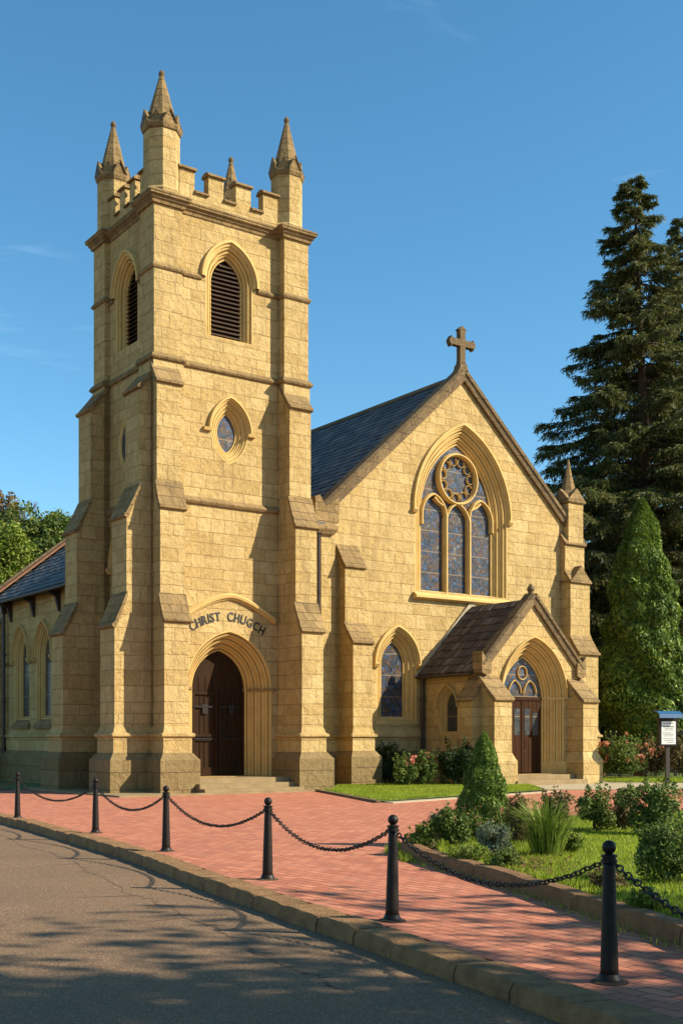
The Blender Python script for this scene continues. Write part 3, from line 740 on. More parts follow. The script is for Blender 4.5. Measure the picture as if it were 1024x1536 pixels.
# ---- porch
PL, PR, PC, PZ, PK = 11.62, 16.28, 13.93, 6.62, 4.25
fp = FR(BP); sp_ = SD(PL)
pw, h1 = opening(fp, PC + 0.03, 0.36, 3.12, 0.96, 1.52, 0.62, 0.60, 4, church, 'porch_arch', n=14, drop=0, pane=False, hh=0.06, hoodstop=False)
pwin, h2 = opening(sp_, 0.25, 1.88, 2.75, 0.30, 0.62, 0.20, 0.22, 2, church, 'lancet_window', n=8, paneM='glass_dark', hh=0.07, hoodstop=False)
g = MB(); panel(g, [(PL, 0), (PR, 0), (PR, PK), (PC, PZ), (PL, PK)], [h1], fp); panel(g, [(BP, 0), (BG, 0), (BG, PK), (BP, PK)], [h2], sp_)
g.add([(PR, BP, 0), (PR, BG, 0), (PR, BG, PK), (PR, BP, PK)], [(0, 1, 2, 3)])
g.build('porch_wall', 'ashlar', church)
cp = MB(); slope_cope(cp, (PL - .12, PK - .1), (PC, PZ + .05), BP - 0.12, BP + 0.3, 0.16); slope_cope(cp, (PR + .12, PK - .1), (PC, PZ + .055), BP - 0.121, BP + 0.301, 0.16)
cp.lathe([(0.12, PZ + .12), (0.09, PZ + .22), (0.15, PZ + .30), (0.12, PZ + .38), (0.03, PZ + .52)], (PC, BP + .08, 0), 6)
cp.build('porch_coping', 'cope', church)
kn = MB()
for x, sg in ((PL, -1), (PR, 1)):
    kn.prism([(x - .22 * 1, PK - .35), (x - .22, PK + .12 + (.25 if sg < 0 else 0)), (x + 0.0, PK + .10), (x + .22, PK + .12 + (.25 if sg > 0 else 0)), (x + .22, PK - .35), (x, PK - .45)], lambda a, z: (a, BP - .16, z), lambda a, z: (a, BP + .34, z))
build_each(kn, 'kneeler', 'cap', church)
zsl = (PZ - PK) / (PC - PL)
quad_roof('porch_roof', 'shingle', church, (PL - .3, BP + .3, PK - .3 * zsl - 0.02), (0, BG - BP - .3, 0), (PC - PL + .3, 0, PZ - PK + .3 * zsl), 16, 9, th=0.045, jit=0.5, wj=0.35)
quad_roof('porch_roof', 'shingle', church, (PR + .3, BP + .3, PK - .3 * zsl - 0.02), (0, BG - BP - .3, 0), (-(PR - PC) - .3, 0, PZ - PK + .3 * zsl), 16, 9, th=0.045, jit=0.5, wj=0.35)
fl = MB(); fl.loft([[(PL - .42, b, PK - .34 * zsl), (PC, b, PZ + .22), (PR + .42, b, PK - .34 * zsl), (PR + .30, b, PK - .45 * zsl), (PC, b, PZ - .02), (PL - .30, b, PK - .45 * zsl)] for b in (BG - .10, BG + .01)], True, True, True); fl.build('roof_flashing', 'mortar_lead', church)
gt = MB(); gt.tube([(PL - .33, BP + .32, PK - .34 * zsl - .05), (PL - .33, BG - .02, PK - .34 * zsl - .05)], .055, 8); gt.build('gutter', 'pipe', church)
pipe(PL - 0.14, BG - .16, 0, PK - .45, False, r=0.07)
def short_butt(kind, lo, hi, base, p=.72):
    return buttress(kind, lo, hi, base, [(3.75, 2.98, p)], plinth=False)
def small_plinth(kind, lo, hi, base, p):
    g_ = (lambda s, q, z: (s, base - q, z)) if kind == 'F' else (lambda s, q, z: (base - q, s, z)) if kind == 'L' else (lambda s, q, z: (base + q, s, z))
    pl_ = MB(); rr = lambda e, z: [g_(lo - e, -.02, z), g_(lo - e, p + e, z), g_(hi + e, p + e, z), g_(hi + e, -.02, z)]
    pl_.loft([rr(e, z) for e, z in ((0, 1.15), (.10, .92), (.14, .86), (.14, 0))], True, True, True); pl_.build('plinth', 'ashlar', church)
for k_, lo, hi, base, p in (('F', 11.42, 12.22, BP, .75), ('F', 15.72, 16.45, BP, .75), ('L', BP - .02, BP + .7, PL, .55), ('R', BP - .02, BP + .7, PR, .5)):
    short_butt(k_, lo, hi, base, p); small_plinth(k_, lo, hi, base, p)
bar_course(sp_, BP + .7, BG, 1.05, .08, .14, 'plinth_moulding', 'trim')
# impost, colonnette bases
mb = MB()
for sg in (-1, 1):
    c, s, T, D, zs = PC + .03, .96, .62, .60, 3.12
    lo = [fp(c + sg * (s - .03), zs - .08, D), fp(c + sg * (s + T * .5), zs - .08, D * .42), fp(c + sg * (s + T - .02), zs - .08, -.07), fp(c + sg * (s + T + .16), zs - .08, -.07), fp(c + sg * (s + T + .16), zs - .08, .02), fp(c + sg * (s + T), zs - .08, D)]
    mb.loft([lo, [(p[0], p[1], zs + .01) for p in lo]], True, True, True)
    lo = [fp(c + sg * (s - .02), .36, D), fp(c + sg * (s + T * .5), .36, D * .36), fp(c + sg * (s + T - .02), .36, -.10), fp(c + sg * (s + T + .1), .36, -.10), fp(c + sg * (s + T + .1), .36, .02), fp(c + sg * (s + T), .36, D)]
    mb.loft([lo, [(p[0], p[1], .72) for p in lo], [(p[0], p[1] + .05, .80) for p in lo]], True, True, True)
build_each(mb, 'impost', 'trim', church)
# porch door: leaves, tympanum glass
fq = lambda x, z, d: (x, BP + .58 + d, z); c = PC + .03
dm = MB(); dbox(dm, fq, c - .96, c + .96, .36, 3.02, 0, .06); pd = dm.build('door', 'door2', church)
dp = MB()
for i in range(9): dbox(dp, fq, c - .93 + i * .208, c - .93 + i * .208 + .19, .40, 2.98, -.025, .002)
dbox(dp, fq, c - .96, c + .96, 3.0, 3.12, -.06, .05); dbox(dp, fq, c - .03, c + .03, .4, 3.0, -.05, -.02)
dp.build('door_boards', 'door2', pd)
dp = MB()
for x0, x1, z0, z1 in ((-.80, -.52, 1.75, 2.55), (-.38, -.12, 1.75, 2.7), (.12, .38, 1.75, 2.7), (.52, .8, 1.75, 2.55)): dbox(dp, fq, c + x0, c + x1, z0, z1, -.032, -.02)
build_each(dp, 'door_glazing', 'glass_dark', pd)
dh = MB(); dh.tube([fq(c + .1, 1.3, -.03), fq(c + .1, 1.32, -.1), fq(c + .1, 1.5, -.1), fq(c + .1, 1.52, -.03)], .015, 6); dh.build('handle', 'iron', pd)
ty = MB(); pl = arch(c, 3.10, 3.12, .96, 1.52, 0, 14); ty.add([fq(x, z, -.003) for x, z in pl], [tuple(range(len(pl)))]); typ = ty.build('tympanum_window', 'glass', church)
tr = MB(); fq2 = lambda x, z, d: fq(x, z, d - .10)
bar2(tr, arch(c - .36, 0, 3.25, .30, .5, 0, 7, False), .045, fq2, 0.03, .09); bar2(tr, arch(c + .36, 0, 3.25, .30, .5, 0, 7, False), .045, fq2, 0, .09)
bar2(tr, [(c + .22 * math.cos(a), 3.98 + .24 * math.sin(a)) for a in [i * math.pi / 10 for i in range(20)]], .04, fq2, 0.03, .09, True)
tr.build('tracery', 'trim', typ)
st = MB(); st.box(12.45, 15.55, BP - .55, BP + .7, 0, .35); st.build('step', 'step', church)
st = MB(); st.box(12.3, 15.75, BP - .95, BP - .55, 0, .18); st.build('step', 'step', church)

# ---- left wing
fw = SD(0.05); wh = []
for cb_ in (11.25, 9.0):
    o_, h = opening(fw, cb_, 2.45, 4.55, .50, 1.1, .30, .26, 2, church, 'lancet_window', n=10, paneM='glass_dark', hh=.10, drop=.25); wh.append(h)
    sb = MB(); sb.prism([(.05, 2.32), (-.12, 2.06), (-.12, 1.99), (.01, 1.99)], lambda d, z: fw(cb_ - .85, z, d), lambda d, z: fw(cb_ + .85, z, d)); sb.build('sill', 'cap', o_)
EZ = 6.98; WEND = 13.6
g = MB(); panel(g, [(TD, 0), (WEND, 0), (WEND, EZ - .05), (TD, EZ - .05)], wh, fw)
g.add([(.05, WEND, 0), (11, WEND, 0), (11, WEND, EZ), (5.5, WEND, 11.3), (.05, WEND, EZ)], [(0, 1, 2, 3, 4)])
g.build('wing_wall', 'ashlar', church)
bar_course(fw, TD, WEND, 5.0, .0, .01) if False else None
wall_plinth(fw, TD, WEND)
bar_course(fw, TD + .1, 8.02, 4.50, .06, .1); bar_course(fw, 12.2, WEND, 4.50, .06, .1); bar_course(fw, 9.95, 10.3, 4.50, .06, .1)
quad_roof('wing_roof', 'slate', church, (-.5, TD - .3, EZ - .12), (0, WEND - TD + .5, 0), (6.0, 0, 4.8), 28, 22, th=.03)
quad_roof('wing_roof', 'slate', church, (11.5, TD, EZ - .12), (0, WEND - TD + .2, 0), (-6.0, 0, 4.8), 28, 22, th=.03)
vg = MB(); vg.loft([[(-.52, b, EZ - .02 + dz), (5.5, b, EZ - .02 + 4.8 + dz)] for b, dz in ((WEND - .35, 0), (WEND - .35, .08), (WEND - .02, .12), (WEND + .02, .0))], False); vg.build('verge_tiles', 'terracotta', church)
vg = MB(); vg.loft([[(-.54, b, EZ - .06 + dz), (5.5, b, EZ - .06 + 4.8 + dz)] for b, dz in ((WEND - .02, 0), (WEND - .02, .22), (WEND + .22, .22), (WEND + .22, -.15))], False); vg.build('verge_coping', 'cope', church)
gt = MB(); gt.tube([(-.52, TD, EZ - .2), (-.52, WEND + .1, EZ - .2)], .06, 8); gt.box(-.45, .04, TD, WEND, EZ - .16, EZ - .12); gt.build('gutter', 'pipe', church)
for bb in (6.0, 7.55, 9.95, 12.3):
    br = MB(); br.prism([(.04, EZ - .18), (-.42, EZ - .18), (-.42, EZ - .28), (-.2, EZ - .38), (-.08, EZ - .85), (.04, EZ - .95)], lambda d, z: fw(bb - .06, z, d), lambda d, z: fw(bb + .06, z, d)); br.build('eaves_bracket', 'timber', church)
pipe(-.12, 12.75, 0, EZ - .5, True, .07)
buttress('L', WEND - .3, WEND + .6, 0.05, [(6.3, 5.6, .5), (4.2, 3.4, .9)])
g = MB(); g.box(.3, 9, WEND + .6, 22, 0, 5.6); g.build('vestry_wall', 'ashlar', church)
quad_roof('vestry_roof', 'slate', church, (-.0, WEND + .3, 5.55), (0, 9, 0), (4.6, 0, 3.6), 24, 14)
quad_roof('vestry_roof', 'slate', church, (9.3, WEND + .3, 5.55), (0, 9, 0), (-4.7, 0, 3.6), 24, 14)

# ============================================================ GROUND, ROAD, KERB, PLAZA
def smooth_curve(P, n=6):
    out = []
    for i in range(len(P) - 1):
        p0 = P[max(0, i - 1)]; p1 = P[i]; p2 = P[i + 1]; p3 = P[min(len(P) - 1, i + 2)]
        for k in range(n):
            t = k / n
            out.append(tuple(0.5 * (2 * p1[j] + (p2[j] - p0[j]) * t + (2 * p0[j] - 5 * p1[j] + 4 * p2[j] - p3[j]) * t * t + (3 * p1[j] - p0[j] - 3 * p2[j] + p3[j]) * t ** 3) for j in (0, 1)))
    out.append(P[-1]); return out
def offset_curve(C, d):
    out = []
    for i, p in enumerate(C):
        a = C[max(0, i - 1)]; b = C[min(len(C) - 1, i + 1)]; tx, ty = b[0] - a[0], b[1] - a[1]; l = math.hypot(tx, ty)
        out.append((p[0] - ty / l * d, p[1] + tx / l * d))
    return out
KF = smooth_curve([(-22, 44), (-15.5, 36.5), (-10.8, 30.5), (-7.25, 24.8), (-4.85, 20.4), (-3.0, 16.8), (-1.72, 13.9), (-0.80, 11.9), (-0.06, 10.35), (0.46, 9.2), (0.90, 8.27), (1.26, 7.45), (1.62, 6.6), (2.1, 5.3), (2.6, 3.4), (3.1, 0.5), (3.4, -4), (3.5, -9)], 6)
KB = offset_curve(KF, 0.34)       # back of kerb (towards the plaza) : travelling away->near, plaza is on the left-hand side
def area(mbn, poly, z, mat, kind='structure', label=None):
    mb = MB(); vs, es, fs, *_ = delaunay_2d_cdt([Vector(p) for p in poly], [(i, (i + 1) % len(poly)) for i in range(len(poly))], [], 1, 1e-5)
    mb.add([(v.x, v.y, z) for v in vs], [tuple(f) for f in fs]); o = mb.build(mbn, mat); tag(o, kind=kind); return o

def ground_mats():
    # asphalt
    m, t, b = newmat('asphalt'); co = objco(t)
    f1 = noise(t, co, 120, 3, 0.8); f2 = noise(t, co, 0.5, 5, 0.6); f3 = noise(t, co, 45, 4, 0.7)
    vor = N(t, 'TexVoronoi'); vor.inputs['Scale'].default_value = 95; t.links.new(co, vor.inputs['Vector'])
    sp = N(t, 'SeparateColor'); t.links.new(vor.outputs['Color'], sp.inputs[0])
    col = mixc(t, mrange(t, f1, 0.35, 0.7), (0.115, 0.062, 0.030), (0.285, 0.164, 0.080))
    col = mixc(t, mrange(t, sp.outputs[0], 0.80, 1.0, 0, 0.8), col, (0.42, 0.29, 0.17))
    col = mixc(t, mrange(t, sp.outputs[1], 0.75, 1.0, 0, 0.8), col, (0.04, 0.035, 0.03))
    col = mixc(t, mrange(t, f2, 0.4, 0.7, 0, 0.3), col, (0.085, 0.058, 0.036))
    t.links.new(col, b.inputs['Base Color']); b.inputs['Roughness'].default_value = 0.85; b.inputs['Specular IOR Level'].default_value = 0.3
    bump(t, math_(t, 'ADD', vor.outputs['Distance'], f3), 0.55, 0.012, b); M['asphalt'] = m
    # pavers
    m, t, b = newmat('brick_paving'); co = objco(t)
    mpn = N(t, 'Mapping'); mpn.inputs['Rotation'].default_value = (0, 0, -(math.atan2(UX, -UY)) + 0.0); t.links.new(co, mpn.inputs[0])
    wob = N(t, 'TexNoise'); wob.inputs['Scale'].default_value = 5.0; t.links.new(co, wob.inputs['Vector'])
    va = N(t, 'VectorMath', operation='MULTIPLY_ADD'); t.links.new(wob.outputs['Color'], va.inputs[0]); va.inputs[1].default_value = (0.035, 0.035, 0); t.links.new(mpn.outputs[0], va.inputs[2])
    br = N(t, 'TexBrick'); t.links.new(va.outputs[0], br.inputs['Vector']); br.inputs['Scale'].default_value = 1
    br.inputs['Brick Width'].default_value = 0.27; br.inputs['Row Height'].default_value = 0.135; br.inputs['Mortar Size'].default_value = 0.009; br.inputs['Mortar Smooth'].default_value = 0.4
    br.inputs['Color1'].default_value = (0.54, 0.195, 0.10, 1); br.inputs['Color2'].default_value = (0.37, 0.11, 0.055, 1); br.inputs['Mortar'].default_value = (0.10, 0.045, 0.03, 1)
    n1 = noise(t, co, 0.7, 5, 0.6); n2 = noise(t, co, 22, 5, 0.7)
    n5 = noise(t, co, 2.8, 5, 0.65); col = mixc(t, mrange(t, n1, 0.38, 0.7, 0, 0.45), br.outputs['Color'], (0.31, 0.10, 0.06)); col = mixc(t, mrange(t, n5, 0.52, 0.72, 0, 0.5), col, (0.26, 0.13, 0.075))
    col = mixc(t, mrange(t, n2, 0.45, 0.8, 0, 0.45), col, (0.56, 0.26, 0.17))
    t.links.new(col, b.inputs['Base Color']); b.inputs['Roughness'].default_value = 0.85; b.inputs['Specular IOR Level'].default_value = 0.25
    inv = math_(t, 'SUBTRACT', 1.0, br.outputs['Fac']); bwn = N(t, 'RGBToBW'); t.links.new(br.outputs['Color'], bwn.inputs[0])
    bump(t, math_(t, 'ADD', math_(t, 'ADD', inv, math_(t, 'MULTIPLY', bwn.outputs[0], 2.0)), math_(t, 'MULTIPLY', n2, 0.6)), 0.8, 0.012, b); M['pavers'] = m
    M['kerb'] = plain_stone('kerb_stone', (0.29, 0.158, 0.066), (0.11, 0.056, 0.025), sc=5, bs=1.0, amt=0.75)
    M['bedkerb'] = plain_stone('bed_edging_stone', (0.25, 0.13, 0.055), (0.11, 0.056, 0.026), sc=5, bs=1.0, amt=0.75)
    M['gravel'] = plain_stone('pale_gravel', (0.40, 0.32, 0.2), (0.24, 0.19, 0.12), sc=8, bs=0.5)
    m, t, b = newmat('lawn_ground'); co = objco(t); n1 = noise(t, co, 1.2, 5); n2 = noise(t, co, 25, 4)
    col = mixc(t, mrange(t, n1, 0.35, 0.65), (0.13, 0.17, 0.016), (0.085, 0.12, 0.012)); col = mixc(t, mrange(t, n2, 0.4, 0.7, 0, .6), col, (0.035, 0.05, 0.01))
    t.links.new(col, b.inputs['Base Color']); b.inputs['Roughness'].default_value = 0.9; bump(t, n2, 1.0, 0.05, b); M['lawn'] = m
    M['earth'] = plain_stone('forest_floor', (0.15, 0.105, 0.05), (0.08, 0.06, 0.028), sc=2, bs=0.8)
ground_mats()
g = MB(); g.add([(-600, -300, -.16), (600, -300, -.16), (600, 900, -.16), (-600, 900, -.16)], [(0, 1, 2, 3)]); tag(g.build('ground', 'earth'), kind='structure')
road_poly = KF + [(3.5, -30), (-45, -30), (-45, 44)]
area('road', road_poly, -.13, 'asphalt')
plat = [p for p in KB] + [(90, -9), (90, 120), (-90, 120), (-90, 60), (-34, 56)]
area('lawn_ground', plat, -0.012, 'earth')
plaza = [p for p in KB if p[1] < 31.5] + [(16, -9), (30, 20), (30, 41), (14, 44), (8, 41), (-3, 42), (-9.5, 38.6), (-13, 35)]
area('brick_plaza', plaza, 0.0, 'pavers')
# kerb stones
def kerb_run(name, CF, CB, z0, z1, step, mat, rnd=0.02, lean=0.02):
    mb = MB()
    # resample by length
    def resample(C, m):
        d = [0]
        for i in range(1, len(C)): d.append(d[-1] + math.hypot(C[i][0] - C[i - 1][0], C[i][1] - C[i - 1][1]))
        out = []
        for k in range(m + 1):
            s = d[-1] * k / m; i = max(1, next((i for i, x in enumerate(d) if x >= s - 1e-9), len(d) - 1))
            f = (s - d[i - 1]) / max(1e-9, d[i] - d[i - 1]); out.append((C[i - 1][0] + (C[i][0] - C[i - 1][0]) * f, C[i - 1][1] + (C[i][1] - C[i - 1][1]) * f))
        return out
    L = sum(math.hypot(CF[i][0] - CF[i - 1][0], CF[i][1] - CF[i - 1][1]) for i in range(1, len(CF))); m = int(L / step)
    # corresponding pairs: use same parameter of source index for both curves
    A = CF; B = CB; n = len(A)
    cum = [0]
    for i in range(1, n): cum.append(cum[-1] + math.hypot(A[i][0] - A[i - 1][0], A[i][1] - A[i - 1][1]))
    def at(s):
        s = min(max(s, 0), cum[-1]); i = max(1, next((i for i, x in enumerate(cum) if x >= s - 1e-9), n - 1)); f = (s - cum[i - 1]) / max(1e-9, cum[i] - cum[i - 1])
        return [(C[i - 1][0] + (C[i][0] - C[i - 1][0]) * f, C[i - 1][1] + (C[i][1] - C[i - 1][1]) * f) for C in (A, B)]
    s = 0
    while s < cum[-1] - 0.05:
        l = step * random.uniform(0.8, 1.25); e = min(cum[-1], s + l - 0.012); secs = []; zj = random.uniform(-1, 1) * rnd * 0.5; oj = random.uniform(-1, 1) * rnd * .6
        K = 5
        for k in range(K + 1):
            (ax, ay), (bx, by) = at(s + (e - s) * k / K); dx, dy = bx - ax, by - ay; q = math.hypot(dx, dy); dx /= q; dy /= q
            j1, j2, j3 = [random.uniform(-1, 1) * rnd * 0.45 for _ in range(3)]; ed = 0.018 if k in (0, K) else 0.0
            secs.append([(ax + dx * (oj + j1 * .5), ay + dy * (oj + j1 * .5), z0 - .1), (ax + dx * (oj + j1 + lean * .4), ay + dy * (oj + j1 + lean * .4), (z0 + z1) / 2),
                         (ax + dx * (oj + j1 + lean + ed), ay + dy * (oj + j1 + lean + ed), z1 - 0.014 + zj), (ax + dx * (oj + lean + 0.012), ay + dy * (oj + lean + 0.012), z1 + zj + j2 * .4 - ed),
                         ((ax + bx) / 2, (ay + by) / 2, z1 + zj + j3 * .5 + .004 - ed), (bx - dx * .015, by - dy * .015, z1 + zj + j2 * .3 - ed), (bx, by, z1 - .03 + zj - ed), (bx, by, z0 - .05)])
        mb.loft(secs, True, True, True); s = e + 0.012
    o = mb.build(name, mat); tag(o, kind='structure'); return o
kerb_run('kerb', KF, KB, -.13, 0.016, 0.85, 'kerb', 0.017)
# garden bed
BF = smooth_curve([(2.9, 20.2), (1.7, 18.9), (0.98, 17.6), (0.84, 16.6), (1.10, 15.15), (1.49, 13.9), (1.93, 12.2), (2.32, 10.55), (2.66, 9.1), (3.05, 7.5), (3.5, 5.6), (4.0, 3.2), (4.4, 0), (4.6, -6)], 6)
BB = offset_curve(BF, 0.2)
kerb_run('garden_edging', BF, BB, 0.0, 0.165, 1.1, 'bedkerb', 0.022)
bedpoly = BB + [(16, -6), (24, 14), (24, 22.5), (12, 24.6), (7.5, 24.9), (5.2, 24.0), (3.6, 22.2)]
area('garden_bed', bedpoly, 0.10, 'soil')
KE = smooth_curve([(2.9, 20.2), (3.6, 22.2), (5.2, 24.0), (7.5, 24.9), (12, 24.6), (24, 22.5)], 5)
kerb_run('garden_edging', KE, offset_curve(KE, -0.15), 0.0, 0.11, 1.0, 'bedkerb', 0.03)
lawnpoly = smooth_curve([(2.75, 14.9), (2.55, 13.0), (2.9, 11.2), (3.6, 9.4), (5, 7.6), (9, 6.5), (14, 9), (18, 18), (15, 23.6), (9.0, 24.6), (6.3, 24.2), (4.6, 23.0), (3.4, 20.8), (2.9, 17.6), (2.75, 14.9)], 3)[:-1]
area('bed_lawn_ground', lawnpoly, 0.112, 'lawn')
# lawn beside the gable, pale edging
lp = [(-0.75, 36.9), (1.02, 30.0), (1.3, 30.2), (4.75, 34.6), (6.4, 36.6), (6.6, 41.5), (4, 43), (0, 41), (-0.7, 39)]
area('side_lawn_ground', lp, 0.035, 'lawn')
e = MB()
def strip(mb, P, wd, z0, z1):
    Q = offset_curve(P, wd); mb.loft([[(a[0], a[1], z0), (a[0], a[1], z1), (b[0], b[1], z1), (b[0], b[1], z0)] for a, b in zip(P, Q)], True, True, True)
strip(e, [(-0.80, 36.9), (1.00, 29.8)], -.14, 0, .06); tag(e.build('lawn_edging', 'cope'), kind='structure')
e = MB(); strip(e, [(1.03, 29.75), (4.8, 34.3), (6.5, 36.4)], -.34, 0, .025); tag(e.build('gravel_strip', 'gravel'), kind='structure')
area('path', [(4.9, 36.0), (6.6, 37.4), (22, 36.9), (30, 36), (30, 41.6), (16, 43.3), (11.2, 45.2), (8.5, 44), (6.6, 41.6), (6.3, 38.2)], 0.008, 'gravel')
area('verge_lawn_ground', [(9.9, 43.6), (16, 42.6), (30, 41.0), (40, 44), (40, 60), (9.9, 60)], 0.016, 'lawn')
area('side_yard_ground', [(-30, 52), (-12.2, 37.5), (-9.4, 37.9), (-9.3, 40.4), (-15, 52)], 0.012, 'lawn')
# long crack parallel to the kerb
ck = MB(); KC = offset_curve(KF, -0.75); pts = []
for i, p in enumerate(KC):
    if -9.5 < p[0] < 0.35 and p[1] > 8.2: pts.append(p)
fine = []
for i in range(len(pts) - 1):
    for k in range(10):
        f = k / 10; fine.append((pts[i][0] + (pts[i + 1][0] - pts[i][0]) * f + random.uniform(-1, 1) * .02, pts[i][1] + (pts[i + 1][1] - pts[i][1]) * f + random.uniform(-1, 1) * .03))
dr = 0
F2 = []
for i, p in enumerate(fine):
    dr += random.uniform(-1, 1) * .02; dr *= .97; F2.append((p[0] + dr, p[1] + dr * 1.2))
W2 = [random.uniform(.004, .012) for _ in F2]
ck.loft([[(p[0], p[1] - w_, -.126), (p[0], p[1] + w_, -.126)] for p, w_ in zip(F2, W2)], False)
def branch(p, dx, dy, n):
    q = [p]
    for i in range(n): q.append((q[-1][0] + dx + random.uniform(-1, 1) * .05, q[-1][1] + dy + random.uniform(-1, 1) * .05))
    ck.loft([[(a[0], a[1] - .011 * (1 - i / (n + 1)), -.1255), (a[0], a[1] + .011 * (1 - i / (n + 1)), -.1255)] for i, a in enumerate(q)], False)
branch(F2[len(F2) // 3], -.12, -.09, 8); branch(F2[len(F2) // 2], -.14, -.02, 9); branch(F2[int(len(F2) * .62)], -.08, -.06, 7)
tag(ck.build('road_crack', 'timber'), kind='structure')

# ============================================================ POSTS AND CHAINS
def make_post(loc, label):
    r = empty('bollard', loc); tag(r, label, 'bollard', 'chained bollards along the kerb')
    m = MB(); m.lathe([(.062, 0.02), (.060, .1), (.042, .76), (.040, .80)], n=20); m.build('shaft', 'iron', r, True)
    m = MB(); m.lathe([(.082, -.005), (.086, .012), (.080, .028), (.070, .04), (.066, .06)], n=20); m.build('base_flange', 'iron', r, True)
    m = MB(); m.lathe([(.043, .792), (.055, .797), (.055, .812), (.046, .82), (.046, .828), (.054, .834), (.054, .846), (.03, .852), (.022, .862)], n=20); m.build('collar', 'iron', r)
    m = MB(); m.lathe([(.022, .858)] + [(.047 * math.sin(a), .898 - .047 * math.cos(a)) for a in [0.5 + i * 2.6 / 8 for i in range(9)]], n=20); m.build('ball_finial', 'iron', r, True)
    m = MB(); m.lathe([(.135, -.02), (.13, .005), (.11, .010), (.08, .014)], n=11); m.build('mortar_pad', 'soil', r)
    return r
PST = [(-6.60, 24.1), (-4.22, 20.3), (-2.52, 17.0), (-0.85, 13.6), (0.45, 10.52), (1.78, 7.86)]
LB = ['farthest black bollard, at the left edge of the photo', 'second black bollard from the left, in front of the tower side', 'black bollard standing in front of the great tower door\'s left buttress',
      'middle black bollard standing on open kerb in front of the lawn corner', 'black bollard just left of where the garden bed begins', 'largest and nearest black bollard, at the lower right on shaded paving']
protop = None
for i, (p, l) in enumerate(zip(PST, LB)):
    if protop is None: protop = make_post((p[0], p[1], 0), l)
    else:
        c = protop.copy(); COL.objects.link(c); c.location = (p[0], p[1], 0); c['label'] = l; c.rotation_euler = (random.uniform(-.012, .012), random.uniform(-.012, .012), i * 1.3)
        for ch in list(protop.children):
            d = ch.copy(); COL.objects.link(d); d.parent = c
def chain(p, q, sag, label, z=0.80):
    p = Vector((*p, z)); q = Vector((*q, z)); d = (q - p); L = d.length; p = p + d / L * .05; q = q - d / L * .05; d = q - p; L = d.length
    S = L * (1 + 8 / 3 * (sag / L) ** 2); n = int(S / 0.053); mb = MB()
    ring = []
    R1, R2, rw = 0.036, 0.020, 0.0068
    for k in range(n + 1):
        t = (k + .5) / (n + 1); jit = random.uniform(-.003, .003)
        c = p + d * t; c.z += -4 * sag * t * (1 - t) + jit
        T = Vector((d.x, d.y, -4 * sag * (1 - 2 * t))).normalized(); s = Vector((-d.y, d.x, 0)).normalized(); up = s.cross(T)
        rot = (k % 2) * math.pi / 2 + 0.6 + random.uniform(-.25, .25); B = s * math.cos(rot) + up * math.sin(rot); Cn = T.cross(B)
        loops = []
        for a in [i * 2 * math.pi / 10 for i in range(10)]:
            ctr = c + T * (R1 * math.cos(a)) + B * (R2 * math.sin(a)); rad = (T * math.cos(a) * R2 + B * math.sin(a) * R1).normalized()
            loops.append([ctr + (rad * math.cos(b) + Cn * math.sin(b)) * rw for b in (0, math.pi / 2, math.pi, 3 * math.pi / 2)])
        loops.append(loops[0]); mb.loft(loops, True)
    o = mb.build('chain', 'chain'); tag(o, label, 'chain', 'chains hanging between the bollards')
CP = [(-9.9, 29.1)] + PST + [(2.75, 5.0)]
CLB = ['black chain running out of the photo at the left, from the farthest bollard', 'chain sagging between the two leftmost bollards', 'chain hanging in front of the tower foot, second full span from the left',
       'chain sagging in front of the tower steps and plaza', 'chain hanging over open red paving, left of the garden bed', 'longest looking chain, sagging across the stone edge of the garden bed', 'chain running out of the photo at the right over the garden bed']
for i in range(len(CP) - 1): chain(CP[i], CP[i + 1], (.36, .34, .30, .30, .30, .30, .30)[i], CLB[i])

# ============================================================ NOTICE BOARD, FENCE
nx_, ny_ = (1000 - 512) / 1772 * 42.5, 42.5
nb = empty('notice_board', (nx_, ny_, 0), R_(14)); tag(nb, 'small notice board with a blue roof and white notice on a dark post', 'notice board')
m = MB(); m.box(-.07, .07, -.05, .05, 0, 1.40); m.build('post', 'timber', nb)
m = MB(); m.box(-.36, .36, -.09, .09, 1.36, 2.42); m.build('case', 'iron', nb)
m = MB(); m.box(-.28, .28, -.098, -.088, 1.42, 2.24); pp = m.build('notice', 'paper', nb)
for z, a, b_ in ((2.17, -.2, .2), (2.05, -.22, .22), (1.99, -.15, .18), (1.93, -.2, .2), (1.83, -.22, .1), (1.78, -.22, .21), (1.72, -.2, .16), (1.62, -.22, .22), (1.56, -.15, .2), (1.49, -.05, .21)):
    m = MB(); x = a
    while x < b_:
        l = random.uniform(.03, .09); m.box(x, min(b_, x + l), -.101, -.0975, z - (.018 if z == 2.05 else .009), z + (.018 if z == 2.05 else .009)); x += l + .018
    m.build('text_line', 'ink', pp)
m = MB(); m.loft([[(x, -.30, 2.36), (x, -.27, 2.50), (x, -.10, 2.60), (x, .14, 2.62), (x, .14, 2.59), (x, -.10, 2.57), (x, -.25, 2.47), (x, -.27, 2.36)] for x in (-.46, .46)], True, True, True); m.build('roof', 'blueroof', nb)
fx = lambda px, Y: (px - 512) / 1772 * Y
fn = empty('timber_fence', (0, 0, 0)); tag(fn, 'low dark brown timber fence behind the bushes right of the church', 'fence')
Y = 50.5
for i, px in enumerate((915, 965, 1012, 1060)):
    m = MB(); m.box(fx(px, Y) - .06, fx(px, Y) + .06, Y - .05, Y + .05, 0, 1.95); m.build('post', 'timber', fn)
for z in (1.85, 1.1): m = MB(); m.box(fx(912, Y), fx(1065, Y), Y - .10, Y - .055, z - .05, z + .05); m.build('rail', 'pipe', fn)

